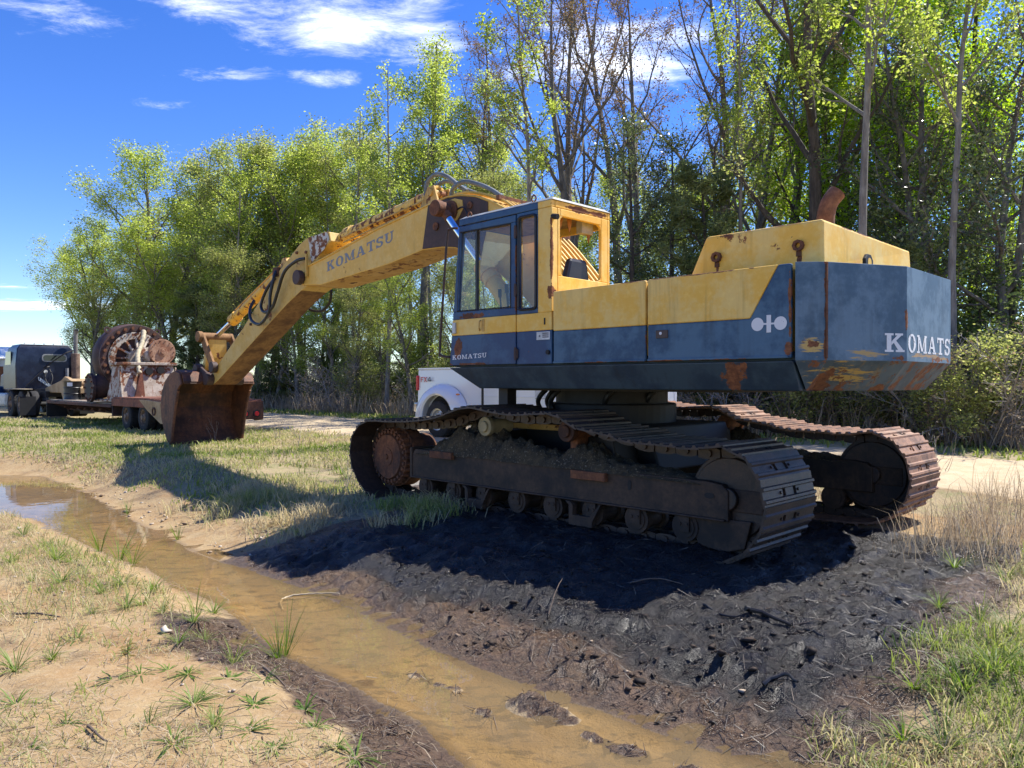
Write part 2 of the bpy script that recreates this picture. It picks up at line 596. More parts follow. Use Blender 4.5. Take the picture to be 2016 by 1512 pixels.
def mesh_np(name, co, faces, smooth_=True):
    me = bpy.data.meshes.new(name)
    k = faces.shape[1]
    me.vertices.add(len(co)); me.vertices.foreach_set('co', np.ascontiguousarray(co, dtype=np.float32).ravel())
    me.loops.add(faces.size); me.loops.foreach_set('vertex_index', np.ascontiguousarray(faces, dtype=np.int32).ravel())
    me.polygons.add(len(faces)); me.polygons.foreach_set('loop_start', np.arange(0, faces.size, k, dtype=np.int32))
    me.update(calc_edges=True)
    if smooth_: me.polygons.foreach_set('use_smooth', np.ones(len(faces), bool))
    return me


def ground_mat():
    g = G('ground_soil')
    n1 = g.noise(0.55, 5, 0.6); n2 = g.noise(3.5, 8, 0.68); n3 = g.noise(26, 6, 0.72); n4 = g.noise(90, 4, 0.7)
    sand = g.mix(g.rng(n2, .32, .68), (.37, .268, .138), (.31, .20, .092))
    sand = g.mix(g.math('MULTIPLY', g.rng(g.noise(1.7, 6, .7, None, (4, 2, 0)), .50, .66), .75), sand, (.17, .115, .062))
    sand = g.mix(g.math('MULTIPLY', g.rng(n1, .5, .72), .55), sand, (.34, .175, .068))
    sand = g.mix(g.math('MULTIPLY', g.rng(n3, .48, .74), .55), sand, (.46, .36, .24))
    sand = g.mix(g.math('MULTIPLY', g.rng(n4, .60, .72), .6), sand, (.14, .085, .05))
    # turf soil: straw litter and thatch
    th = g.noise(38, 5, .75, (1, 2.4, 1))
    turf = g.mix(g.rng(th, .32, .7), (.22, .165, .085), (.44, .36, .21))
    turf = g.mix(g.math('MULTIPLY', g.rng(n2, .46, .64), .6), turf, (.16, .19, .06))
    gm = g.rng(g.math('ADD', g.attr('grass'), g.math('MULTIPLY', g.math('SUBTRACT', n2, .5), 1.3)), .35, .75)
    c = g.mix(gm, sand, turf)
    road = g.mix(g.rng(n2, .3, .7), (.56, .45, .29), (.47, .355, .21))
    road = g.mix(g.math('MULTIPLY', g.rng(n3, .5, .75), .4), road, (.64, .55, .40))
    c = g.mix(g.rng(g.math('ADD', g.attr('road'), g.math('MULTIPLY', g.math('SUBTRACT', n2, .5), .7)), .4, .65), c, road)
    fl = g.mix(g.rng(n3, .35, .7), (.085, .055, .035), (.20, .145, .09))
    c = g.mix(g.rng(g.math('ADD', g.attr('forest'), g.math('MULTIPLY', g.math('SUBTRACT', n2, .5), .8)), .35, .65), c, fl)
    # mud: brown shredded peat to black that also carries the machine's shade
    br = g.mix(g.rng(n3, .35, .68), (.050, .030, .018), (.165, .105, .060))
    br = g.mix(g.math('MULTIPLY', g.rng(n2, .5, .7), .6), br, (.14, .070, .036))
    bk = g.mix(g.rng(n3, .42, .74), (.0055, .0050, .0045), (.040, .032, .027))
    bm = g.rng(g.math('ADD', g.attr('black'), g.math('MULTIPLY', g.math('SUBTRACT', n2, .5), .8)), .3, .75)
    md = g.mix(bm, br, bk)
    mm = g.rng(g.math('ADD', g.attr('mud'), g.math('MULTIPLY', g.math('SUBTRACT', n2, .5), 1.1)), .3, .6)
    c = g.mix(mm, c, md)
    # wet sand below and along the water line
    wet = g.rng(g.math('ADD', g.attr('bank'), g.math('MULTIPLY', g.math('SUBTRACT', n2, .5), .16)), .10, -.02)
    wsand = g.mix(g.rng(n2, .3, .7), (.46, .335, .175), (.34, .235, .115))
    inw = g.rng(g.attr('bank'), .02, -.12)
    c = g.mix(inw, c, g.mix(g.math('MULTIPLY', g.rng(g.noise(7, 5, .6, (1, 1.8, 1)), .5, .62), .75), wsand, (.11, .085, .055)))
    c = g.mix(g.math('MULTIPLY', g.math('SUBTRACT', wet, inw, True), .45), c, (.09, .055, .03))
    rr = g.mix(mm, (.95,) * 3, g.mix(g.rng(n2, .35, .65), (.20,) * 3, (.48,) * 3))
    rr = g.mix(wet, rr, (.45,) * 3)
    g.set(c, rr, 0, g.mix(mm, (.3,) * 3, (.5,) * 3))
    hgt = g.math('ADD', g.math('MULTIPLY', n3, 1.0), g.math('MULTIPLY', n4, .45))
    bnode = g.bump(hgt, .55, .03)
    g.L(g.math('ADD', g.math('MULTIPLY', mm, .45), .5), bnode.inputs['Strength'])
    return g.m


make_ground()


def make_water():
    g = G('ditch_water')
    nt = g.nt
    nt.nodes.remove(g.b)
    tr = g.N('ShaderNodeBsdfTransparent')
    murk = g.N('ShaderNodeBsdfDiffuse')
    gl = g.N('ShaderNodeBsdfGlossy'); gl.inputs['Roughness'].default_value = 0.015
    n = g.noise(1.6, 4, .6)
    g.L(g.mix(g.rng(n, .35, .7), (.93, .85, .70), (.82, .72, .56)), tr.inputs['Color'])
    g.L(g.mix(g.rng(n, .4, .7), (.40, .30, .165), (.29, .215, .115)), murk.inputs['Color'])
    m1 = g.N('ShaderNodeMixShader'); g.L(g.rng(n, .35, .7, .16, .45), m1.inputs[0]); g.L(tr.outputs[0], m1.inputs[1]); g.L(murk.outputs[0], m1.inputs[2])
    fr = g.N('ShaderNodeFresnel'); fr.inputs['IOR'].default_value = 1.33
    b = g.N('ShaderNodeBump'); b.inputs['Strength'].default_value = .035; b.inputs['Distance'].default_value = .02
    g.L(g.noise(5, 2, .5), b.inputs['Height']); g.L(b.outputs[0], gl.inputs['Normal']); g.L(b.outputs[0], fr.inputs['Normal'])
    m2 = g.N('ShaderNodeMixShader'); g.L(fr.outputs[0], m2.inputs[0]); g.L(m1.outputs[0], m2.inputs[1]); g.L(gl.outputs[0], m2.inputs[2])
    g.L(m2.outputs[0], g.out.inputs[0])
    bm = bmesh.new()
    P = PUD
    cx = []
    n = len(P)
    for i in range(n):                       # push outline outward under the banks
        a = P[i - 1]; b_ = P[(i + 1) % n]; t = (b_ - a) / np.linalg.norm(b_ - a)
        nrm = np.array([-t[1], t[0]])
        p = P[i] + nrm * .22
        if sdist(np.array([p[0]]), np.array([p[1]]))[0] < 0: p = P[i] - nrm * .22
        cx.append(bm.verts.new((p[0], p[1], WATER_Z)))
    f = bm.faces.new(cx)
    bmesh.ops.triangulate(bm, faces=[f])
    bmesh.ops.recalc_face_normals(bm, faces=bm.faces)
    if bm.faces[0:1] and list(bm.faces)[0].normal.z < 0:
        bmesh.ops.reverse_faces(bm, faces=bm.faces)
    me = bpy.data.meshes.new('water'); bm.to_mesh(me); bm.free()
    me.materials.append(g.m)
    o = bpy.data.objects.new('water', me); o['kind'] = 'structure'
    link(o)


make_water()
# ------------------------------------------------------------------ lettering (flat slab letters)
def letter_quads(ch):
    q = []
    def r(x0, x1, y0, y1): q.append([(x0, y0), (x1, y0), (x1, y1), (x0, y1)])
    def ring(cx, cy, rx, ry, ix, iy, a0=0, a1=360, n=24):
        for i in range(n):
            a = R(a0 + (a1 - a0) * i / n); b = R(a0 + (a1 - a0) * (i + 1) / n)
            q.append([(cx + rx * math.cos(a), cy + ry * math.sin(a)), (cx + rx * math.cos(b), cy + ry * math.sin(b)),
                      (cx + ix * math.cos(b), cy + iy * math.sin(b)), (cx + ix * math.cos(a), cy + iy * math.sin(a))])
    if ch == 'K':
        r(.10, .33, .11, .89); r(0, .44, 0, .11); r(0, .44, .89, 1); r(.52, .92, .89, 1); r(.55, 1.0, 0, .11)
        q.append([(.33, .36), (.33, .56), (.62, .89), (.84, .89)]); q.append([(.44, .50), (.56, .62), (.93, .11), (.66, .11)]); w = 1.0
    elif ch == 'O':
        ring(.46, .5, .46, .52, .22, .40); w = .92
    elif ch == 'M':
        r(.10, .24, .11, .89); r(.90, 1.12, .11, .89); r(0, .34, 0, .11); r(.80, 1.22, 0, .11); r(0, .30, .89, 1); r(.92, 1.22, .89, 1)
        q.append([(.13, .89), (.36, .89), (.70, .1), (.52, .1)]); q.append([(.60, .1), (.70, .1), (.98, .89), (.88, .89)]); w = 1.22
    elif ch == 'A':
        q.append([(.12, .11), (.25, .11), (.55, 1.0), (.42, 1.0)]); q.append([(.43, 1.0), (.64, 1.0), (.96, .11), (.70, .11)])
        r(.28, .74, .30, .41); r(0, .36, 0, .11); r(.62, 1.08, 0, .11); w = 1.08
    elif ch == 'T':
        r(.33, .56, .11, .87); r(.0, .89, .87, 1); r(.2, .69, 0, .11); r(0, .11, .68, .87); r(.78, .89, .68, .87); w = .89
    elif ch == 'S':
        ring(.36, .72, .36, .29, .15, .165, 20, 270, 16); ring(.36, .275, .37, .29, .15, .165, -160, 90, 16)
        r(.60, .72, .70, 1.0); r(-.01, .12, 0, .32); w = .74
    elif ch == 'U':
        r(.10, .33, .36, .89); r(.70, .84, .36, .89); r(0, .43, .89, 1); r(.58, .96, .89, 1); ring(.47, .37, .37, .39, .23, .26, 180, 360, 14); w = .96
    elif ch == 'F':
        r(0, .2, 0, 1); r(.2, .75, .82, 1); r(.2, .62, .42, .58); w = .72
    elif ch == 'X':
        q.append([(0, 0), (.25, 0), (.85, 1), (.6, 1)]); q.append([(.6, 0), (.85, 0), (.25, 1), (0, 1)]); w = .88
    elif ch == '4':
        r(.5, .7, 0, 1); r(0, .85, .22, .4); q.append([(0, .4), (.22, .4), (.6, 1), (.5, 1)]); w = .85
    elif ch == 'C':
        ring(.4, .5, .42, .5, .18, .3, 45, 315, 18); w = .8
    else:
        w = .4
    return q, w


def lettering(name, text, origin, xd, yd, h, length, mat, parent, skip=()):
    """text runs along xd from origin, total length; stands on its plane by a hair"""
    xd = Vector(xd).normalized(); yd = Vector(yd).normalized(); nd = xd.cross(yd).normalized()
    tot = sum(letter_quads(c)[1] + .16 for c in text) - .16
    sx = length / tot
    x = 0; k = 0
    for i, c in enumerate(text):
        q, w = letter_quads(c)
        mb = MB()
        for poly in q:
            k += 1
            off = nd * (0.0015 + 0.00025 * (k % 9))
            mb.add([Vector(origin) + xd * ((x + p[0]) * sx) + yd * (p[1] * h) + off for p in poly], [tuple(range(4))])
        x += w + .16
        mb.build(name, mat, parent, recalc=False)


# ------------------------------------------------------------------ excavator
def Y2(u0, u1, w0, w1):
    return ((u0 + u1) / 2, 1.5, (w0 + w1) / 2), (abs(u1 - u0) / 2, .3, abs(w1 - w0) / 2)


yel = paint('yellow_paint', YEL, YELF, .30, .52, streak=.35,
            blobs=[((-2.0, 1.2, 2.87), (.30, .3, .10), .38), ((-1.4, 1.5, 2.512), (1.5, .1, .016), .44), ((-2.3, 1.2, 2.897), (.8, .1, .014), .44), ((-2.86, .2, 2.885), (.06, 1.3, .016), .44), ((-.11, 1.5, 2.9), (.03, .05, .7), .46), ((-.11, 1.0, 3.43), (.05, .7, .05), .50), ((-.09, 1.47, 2.5), (.05, .1, .12), .42), ((-2.654, 1.2, 2.57), (.035, .1, .09), .46), ((-1.885, 1.2, 2.57), (.03, .1, .08), .44)])
yel_boom = paint('boom_yellow_paint', (.70, .42, .075), (.72, .475, .125), .42, .5, streak=.45)
yel_under = paint('stained_yellow_paint', (.50, .29, .06), (.58, .38, .13), .85, .6, streak=.5)
yel_stick = paint('stick_yellow_paint', (.57, .35, .065), (.62, .42, .12), .75, .55, streak=.5,
                  blobs=[((8.6, .27, 2.95), (.5, .3, .4), .25)])
blu = paint('blue_paint', (.007, .036, .112), (.024, .078, .165), .30, .38, streak=.5, chalk=.18,
            blobs=[((1.38, 1.5, 1.97), (.10, .3, .15), .50), ((1.0, 1.5, 2.32), (.40, .3, .05), .40), ((1.1, 1.5, 1.76), (.6, .3, .03), .44), ((.9, 1.5, 3.39), (.6, .1, .02), .44), ((.41, 1.5, 2.6), (.02, .1, .9), .40)])
blu_faded = paint('faded_blue_paint', (.016, .060, .122), (.058, .130, .205), .30, .45, streak=.55, chalk=.22,
                  blobs=[((-2.70, 1.5, 1.82), (.06, .3, .12), .42), ((-1.4, 1.5, 1.745), (1.5, .1, .014), .44), ((-2.71, 1.5, 2.2), (.02, .1, .5), .42), ((-1.31, 1.5, 1.95), (.02, .1, .25), .42)])
blu_cw = paint('counterweight_paint', (.046, .098, .152), (.11, .18, .245), .25, .48, streak=.35,
               blobs=[((-2.945, 1.34, 2.1), (.03, .035, .6), .48), ((-3.315, .61, 2.05), (.035, .05, .16), .42), ((-3.32, -.3, 1.75), (.1, .5, .05), .42), ((-3.25, .72, 1.75), (.1, .3, .04), .40), ((-2.85, 1.42, 1.86), (.12, .1, .07), .36)], scrapes=[((-2.86, 1.42, 1.84), (.14, .14, .13), (.50, .33, .10)), ((-3.1, 1.0, 1.78), (.3, .4, .06), (.42, .28, .10)), ((-3.315, .0, 1.78), (.1, .8, .05), (.36, .22, .09))])
skirt_m = paint('skirt_blue_paint', (.016, .036, .060), (.034, .064, .088), .30, .5, streak=.6, blobs=[((-2.2, 1.43, 1.62), (.26, .3, .20), .34)])
steel_rust = rusty('rusted_steel')
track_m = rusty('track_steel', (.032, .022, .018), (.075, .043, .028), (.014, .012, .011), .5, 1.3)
track_orange = rusty('sunlit_track_rust', (.22, .11, .062), (.36, .20, .12), (.10, .055, .036), .7, 1.6)  # far shoes: sunlight put into the rust; near shoes stay shade-dark
frame_m = rusty('track_frame_steel', (.040, .024, .015), (.085, .048, .027), (.014, .010, .008), .7, 1.2, .4)
bucket_m = rusty('bucket_steel', (.10, .038, .020), (.21, .085, .035), (.045, .022, .016), .72, .9, .35)
dark_m = simple('dark_steel', (.018, .016, .016), .6)
primer_m = rusty('dark_primer', (.055, .033, .028), (.085, .048, .038), (.04, .027, .024), .7, .8, .2)
rubber_m = simple('black_rubber', (.014, .014, .015), .45, 0, .3)
grey_hose = simple('grey_hose_rubber', (.16, .17, .165), .55, 0, .3)
chrome_m = simple('chrome_rod', (.75, .77, .80), .12, 1.0, .06)
white_m = worn('white_letter_paint', (.70, .71, .72), (.12, .17, .22), .60)
grey_letter = worn('grey_letter_paint', (.19, .215, .25), (.50, .34, .10), .60, 11)
black_m = simple('matt_black', (.01, .01, .011), .7)
seat_m = simple('black_vinyl', (.022, .022, .026), .38, 0, .2, 9)
lining_m = simple('cab_lining', (.42, .36, .26), .8, 0, .25, 4)
dirt_m = None


def glass_mat(name, tint=(.88, .92, .90), rough=.01, refl=1.0):
    g = G(name)
    g.nt.nodes.remove(g.b)
    t = g.N('ShaderNodeBsdfTransparent'); t.inputs[0].default_value = (*tint, 1)
    gl = g.N('ShaderNodeBsdfGlossy'); gl.inputs['Roughness'].default_value = rough
    lw = g.N('ShaderNodeLayerWeight'); lw.inputs[0].default_value = .5
    fres = g.math('ADD', g.math('MULTIPLY', g.math('POWER', lw.outputs['Facing'], 5.0), .9), .07)
    d = g.N('ShaderNodeBsdfDiffuse'); d.inputs[0].default_value = (.42, .40, .34, 1)
    m0 = g.N('ShaderNodeMixShader'); g.L(g.rng(g.noise(2.4, 5, .6), .3, .75, .03, .13), m0.inputs[0]); g.L(t.outputs[0], m0.inputs[1]); g.L(d.outputs[0], m0.inputs[2])
    m = g.N('ShaderNodeMixShader'); g.L(g.math('MULTIPLY', fres, refl, True), m.inputs[0]); g.L(m0.outputs[0], m.inputs[1]); g.L(gl.outputs[0], m.inputs[2])
    g.L(m.outputs[0], g.out.inputs[0])
    return g.m


glass_m = glass_mat('dusty_glass')


def dirt_material():
    g = G('packed_dirt')
    n = g.noise(9, 7, .7); n2 = g.noise(45, 4, .7)
    c = g.mix(g.rng(n, .35, .65), (.045, .040, .028), (.12, .09, .048))
    c = g.mix(g.rng(n2, .58, .68), c, (.36, .31, .22))
    g.set(c, .95); g.bump(g.math('ADD', n, n2), .9, .05)
    return g.m


dirt_m = dirt_material()


def build_excavator():
    ex = empty('excavator', (OX, OY, 0), R(135))
    tag(ex, 'old yellow and blue crawler excavator on rusty tracks beside muddy ditch', 'excavator')

    # ---------------- tracks
    top = [(-2.23, 1.04), (-1.93, 1.003), (-1.72, 1.013), (-1.28, 1.026), (-1.07, 1.07), (-.675, 1.128), (-.46, 1.216), (-.25, 1.25), (.22, 1.227), (.56, 1.25), (.85, 1.283), (1.1, 1.26), (1.5, 1.155), (1.94, 1.098), (2.4, 1.075), (2.85, 1.065)]
    front = [(3.1, .98), (3.26, .81), (3.30, .62), (3.26, .42), (3.10, .22), (2.85, .06)]
    bottom = [(2.5, .0), (1.5, -.01), (0, -.015), (-1.2, -.01), (-2.0, 0.0)]
    rear = [(-2.3, .05), (-2.52, .2), (-2.64, .43), (-2.62, .70), (-2.48, .93)]
    raw = [Vector((p[0], 0, p[1])) for p in top + front + bottom + rear]
    dense = catmull(raw + [raw[0]], 12)
    d = [0]
    for a, b in zip(dense[:-1], dense[1:]): d.append(d[-1] + (b - a).length)
    total = d[-1]
    NS = 58
    pitch = total / NS

    def at(s):
        s %= total
        i = int(np.searchsorted(d, s)) - 1
        i = max(0, min(i, len(dense) - 2))
        t = (s - d[i]) / max(1e-9, d[i + 1] - d[i])
        p = dense[i].lerp(dense[i + 1], t)
        a = dense[max(i - 1, 0)]; b = dense[min(i + 2, len(dense) - 1)]
        return p, (b - a).normalized()

    hw = .47
    # shoe: plate with two grousers and a slot pair
    sh = MB()
    L_ = pitch * .985
    prof = [(-L_ / 2, -.035), (L_ / 2 - .01, -.035), (L_ / 2 + .012, -.022), (L_ / 2 + .012, -.014), (.062, -.018), (.052, .0), (.030, .0), (.022, -.018), (-.040, -.018), (-.050, .002), (-.072, .002), (-.082, -.018), (-L_ / 2, -.018)]
    sh.prism(prof, 'y', -hw, -.125); sh.prism(prof, 'y', .125, hw); sh.prism(prof, 'y', -.07, .07)
    fr_ = [p for p in prof if p[0] > .015]; fr_ = [(.018, -.035)] + fr_
    for y0, y1 in ((-.125, -.07), (.07, .125)):
        sh.prism([(.018, -.035), (L_ / 2 - .01, -.035), (L_ / 2 + .012, -.022), (L_ / 2 + .012, -.014), (.062, -.018), (.052, .0), (.030, .0), (.022, -.018)], 'y', y0, y1)
        sh.prism([(-L_ / 2, -.035), (-.034, -.035), (-.040, -.018), (-.050, .002), (-.072, .002), (-.082, -.018), (-L_ / 2, -.018)], 'y', y0, y1)
    for yy in (-.16, .16):
        sh.cyl((-.008, yy, -.02), (-.008, yy, -.005), .014, n=6)
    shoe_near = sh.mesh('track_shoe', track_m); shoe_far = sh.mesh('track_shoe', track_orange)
    lk = MB()
    for s in (-1, 1):
        y0 = s * .10
        lk.prism([(-.11, -.125), (-.05, -.14), (.05, -.14), (.11, -.125), (.11, -.06), (.06, -.036), (-.06, -.036), (-.11, -.06)], 'y', y0 - .022, y0 + .022)
        lk.cyl((.0, y0 - .045, -.09), (0, y0 + .045, -.09), .034, n=10)
    lk.cyl((.0, -.1, -.09), (0, .1, -.09), .03, n=10)
    link_me = lk.mesh('chain_link', track_m)

    for side in (1, -1):
        vc = 1.30 * side if side > 0 else -1.43
        du = 0.0 if side > 0 else -.22
        so = vc + .20 * side            # outer face of the frame
        fr = MB()
        prof = [(-2.16, .335), (2.28, .345), (2.30, .60), (2.22, .70), (-1.95, .675), (-2.10, .655), (-2.16, .60)]
        fr.prism(prof, 'y', vc - .20 * side, so - .004 * side)
        # bottom flange lip and end collar
        fr.box(-2.14, 2.26, min(so - .02 * side, so + .03 * side), max(so - .02 * side, so + .03 * side), .338, .36)
        fr.box(2.265, 2.31, min(vc - .21 * side, so + .012 * side), max(vc - .21 * side, so + .012 * side), .33, .72)
        # idler yoke
        fr.prism([(-2.75 + .3, .42), (-1.95, .42), (-1.95, .62), (-2.45, .62)], 'y', vc - .13, vc + .13)
        f = fr.build('track_frame', frame_m, ex, .012)
        f.location.x = du
        # slots in the frame face
        for (sx, sz, a, b) in ((-1.12, .56, .022, .05), (-1.98, .55, .05, .026)):
            mb = MB(); mb.cyl((sx, so - .001 * side, sz), (sx, so + .0015 * side, sz), 1, n=16)
            mb.v = [(sx + (p[0] - sx) * a, p[1], sz + (p[2] - sz) * b) for p in mb.v]
            mb.build('slot', black_m, f)
        # wear strips along the top edge
        for (u0, u1, z0) in ((1.45, 1.86, .69), (-.86, -.42, .64)):
            mb = MB(); mb.box(u0, u1, min(so, so + .055 * side), max(so, so + .055 * side), z0 - .07, z0 + .015); mb.build('guard_plate', steel_rust, f, .006)
        # drive sprocket
        sp = MB()
        y0, y1 = sorted((so - .16 * side, so + .045 * side))
        sp.cyl((2.75, y0, .57), (2.75, so - .0 * side, .57), .355, n=40)
        sp.cyl((2.75, so, .57), (2.75, so + .045 * side, .57), .30, .285, n=40)
        sp.cyl((2.75, so + .04 * side, .57), (2.75, so + .055 * side, .57), .12, n=20)
        sp.cyl((2.75, so + .05 * side, .57), (2.75, so + .075 * side, .57), .035, n=10)
        for k in range(28):
            a = 2 * math.pi * k / 28
            cx, cz = 2.75 + .325 * math.cos(a), .57 + .325 * math.sin(a)
            sp.cyl((cx, so - .0 * side, cz), (cx, so + .03 * side, cz), .026, .022, n=8)
            cx, cz = 2.75 + .362 * math.cos(a), .57 + .362 * math.sin(a)
            sp.cyl((cx, so - .08 * side, cz), (cx, so + .012 * side, cz), .030, .016, n=6)
        sp.cyl((2.75, vc - .1, .57), (2.75, vc + .1, .57), .40, n=40)
        sp.cyl((2.75, vc - .4 * side, .57), (2.75, vc - .1 * side, .57), .28, n=24)
        sp.build('sprocket', steel_rust, f, 0, True)
        # idler
        idl = MB(); idl.cyl((-2.13, vc - .085, .53), (-2.13, vc + .085, .53), .40, n=40)
        idl.cyl((-2.13, vc - .12, .53), (-2.13, vc + .12, .53), .36, n=40)
        idl.cyl((-2.13, vc - .18, .53), (-2.13, vc + .18, .53), .10, n=20)
        idl.build('idler_wheel', track_m, f, .01, True)
        # idler guard plate at the tail
        gp = MB(); gp.prism([(-1.75, .34), (-1.85, .10), (-2.1, .06), (-2.3, .12), (-2.36, .36)], 'y', vc + .14 * side, vc + .17 * side)
        gp.build('idler_guard', frame_m, f, .008)
        # carrier and track rollers
        for u in (.90, -.33):
            cr = MB(); cr.cyl((u, vc - .17, 1.04), (u, vc + .17, 1.04), .085, n=20); cr.cyl((u, so - .05 * side, 1.04), (u, so + .02 * side, 1.04), .11, n=20)
            cr.cyl((u, so, 1.04), (u, so + .05 * side, 1.04), .065, n=14); cr.box(u - .05, u + .05, vc - .09, vc + .09, .68, 1.02)
            cr.build('carrier_roller', simple('roller_paint', (.34, .28, .15), .7) if u > 0 else steel_rust, f, .008, True)
        for k in range(8):
            u = -1.72 + k * .535
            tr = MB(); tr.cyl((u, vc - .19, .24), (u, vc + .19, .24), .10, n=18)
            for s in (-1, 1):
                tr.cyl((u, vc + s * .15 - .03, .24), (u, vc + s * .15 + .03, .24), .135, n=20)
            tr.box(u - .06, u + .06, min(so - .03 * side, so + .012 * side), max(so - .03 * side, so + .012 * side), .20, .335)
            tr.cyl((u - .035, so + .01 * side, .27), (u - .035, so + .022 * side, .27), .018, n=6); tr.cyl((u + .035, so + .01 * side, .27), (u + .035, so + .022 * side, .27), .018, n=6)
            tr.build('track_roller', frame_m, f, 0, True)
        for u in (1.05, -.55):
            gb = MB(); y0, y1 = sorted((so - .01 * side, so + .055 * side))
            gb.prism([(u - .30, .335), (u - .26, .335), (u - .15, .15), (u - .15, .10), (u + .15, .10), (u + .15, .30), (u + .20, .335), (u + .14, .335), (u + .10, .30), (u + .10, .2), (u - .12, .2), (u - .24, .335)], 'y', y0, y1)
            gb.build('roller_guard', frame_m, f)
        for k in range(NS):
            p, t = at((k + .35) * pitch)
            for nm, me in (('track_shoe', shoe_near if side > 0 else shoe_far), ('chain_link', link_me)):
                o = bpy.data.objects.new(nm, me)
                o.location = (p.x, vc, p.z); o.rotation_euler = (0, math.atan2(-t.z, t.x), 0)
                link(o, f)
        # dirt packed on the frame
        nu, nv = 190, 26
        us = np.linspace(-1.9, 2.2, nu); vs = np.linspace(-.21, .22, nv)
        U_, V_ = np.meshgrid(us, vs)
        hmax = .09 + .22 * np.exp(-((U_ - 1.15) / .75) ** 2) + .20 * np.exp(-((U_ + .55) / .22) ** 2) + .05 * np.exp(-((U_ - .1) / .4) ** 2)
        nzz = fbm(U_ * 1.0, V_ * 1.0 + 5 * side, 7, 5, 5, .62)
        edge = np.clip(1 - (np.abs(V_) / .225) ** 4, 0, 1) * np.clip(1 - (np.abs(U_ - .15) / 2.06) ** 8, 0, 1)
        Zd = .64 + hmax * edge * (.25 + 1.5 * nzz)
        co = np.stack([U_.ravel(), (vc + V_ * side).ravel(), Zd.ravel()], 1)
        ii = np.arange(nu * nv).reshape(nv, nu)
        qd = np.stack([ii[:-1, :-1], ii[:-1, 1:], ii[1:, 1:], ii[1:, :-1]], -1).reshape(-1, 4)
        me = mesh_np('packed_dirt', co, qd); me.materials.append(dirt_m)
        o = bpy.data.objects.new('packed_dirt', me); o['kind'] = 'stuff'; link(o, f)

    # ---------------- car body under the turntable
    cb = MB()
    cb.prism([(-1.0, .62), (1.5, .62), (1.35, 1.08), (-.85, 1.08)], 'y', -.8, .8)
    for s in (1, -1):
        cb.prism([(.85, .66), (1.35, .66), (1.25, .98), (.92, .98)], 'y', s * .8, s * 1.12)
        cb.prism([(-.75, .66), (-.25, .66), (-.30, .98), (-.68, .98)], 'y', s * .8, s * 1.2)
    cb.cyl((.25, 0, 1.05), (.25, 0, 1.30), .78, n=48)
    cbo = cb.build('car_body', simple('near_black_steel', (.007, .006, .0055), .6), ex, .02)  # car body and swing ring share one near-black tone
    sr = MB(); sr.cyl((.25, 0, 1.29), (.25, 0, 1.50), .68, n=48); sr.build('swing_ring', bpy.data.materials['near_black_steel'], cbo)
    for k, (a, r_) in enumerate(((20, .74), (75, .76), (130, .73), (170, .75), (50, .8))):          # hoses hanging round the swivel
        p = Vector((.25 + r_ * math.cos(R(a)), r_ * math.sin(R(a)), 0)); mb = MB(); mb.tube(catmull([(p.x, p.y, 1.46), (p.x + .06, p.y + .05, 1.38), (p.x + .12, p.y + .02, 1.28), (p.x + .05, p.y - .04, 1.12)], 5), .03, 8); mb.build('swivel_hose', rubber_m, cbo, 0, True)
    hd = MB(); hd.box(-.95, 1.25, .74, .806, .98, 1.05); hd.build('step_rail', yel_under, cbo, .01)

    # ---------------- upper frame and skirt
    bf = MB()
    for s in (1, -1):
        ring0 = [(1.56, s * 1.495, 1.722), (-2.735, s * 1.495, 1.722), (-2.735, s * 1.36, 1.475), (1.16, s * 1.36, 1.475)]
        ring1 = [(1.56, s * .05, 1.722), (-2.735, s * .05, 1.722), (-2.735, s * .05, 1.475), (1.16, s * .05, 1.475)]
        bf.loft([ring0, ring1])
    bfo = bf.build('upper_frame', skirt_m, ex, .012)
    pl = MB()
    pl.box(-1.9, 1.2, -.55, .95, 1.45, 1.475); pl.build('belly_plate', dark_m, bfo)
    dk = MB(); dk.box(-2.72, 1.5, -1.49, 1.42, 1.726, 1.80); dk.build('deck', skirt_m, bfo)
    dp = MB(); dp.box(.95, 1.1, .95, 1.1, 1.25, 1.475); dp.build('drain_post', dark_m, bfo)

    # side panels (front one plain, rear one with the slanted colour break)
    mid, t, bo = 2.085, 2.515, 1.742
    def panel(u0, u1, zt0, zt1, slant=None):
        mb = MB()
        v0, v1 = 1.455, 1.5
        if slant is None:
            mb.prism([(u0, bo), (u1, bo), (u1, mid), (u0, mid)], 'y', v0, v1 - .006, 1)
            mb.prism([(u0, mid), (u1, mid), (u1, zt1), (u0, zt0)], 'y', v0, v1, 0)
        else:
            a, b = slant
            mb.prism([(u0, bo), (u1, bo), (u1, t - .0), (b, t), (a, mid), (u0, mid)], 'y', v0, v1 - .006, 1)
            mb.prism([(u0, mid), (a, mid), (b, t), (u0, zt0)], 'y', v0, v1, 0)
        o = mb.build('side_panel', [yel, blu_faded], bfo, .012)
        return o
    panel(-.135, -1.300, 2.500, 2.510)
    p2 = panel(-1.325, -2.722, 2.512, 2.515, (-2.36, -2.61))
    for (a, b) in ((-.14, -1.30), (-1.33, -2.70)):
        ls = MB(); ls.box(b, a, 1.497, 1.51, 1.745, 1.765); ls.build('bottom_trim', blu_faded, bfo, .003)
    # latch pocket
    lt = MB(); lt.box(-1.55, -1.42, 1.488, 1.503, 1.955, 2.03); lp = lt.build('latch_pocket', simple('brown_latch', (.06, .035, .028), .5), bfo, .004)
    lt = MB(); lt.cyl((-1.475, 1.5, 2.0), (-1.475, 1.508, 2.0), .014, n=12); lt.build('latch_knob', white_m, bfo)
    # emblem: two discs joined by a bar and an upright
    em = MB()
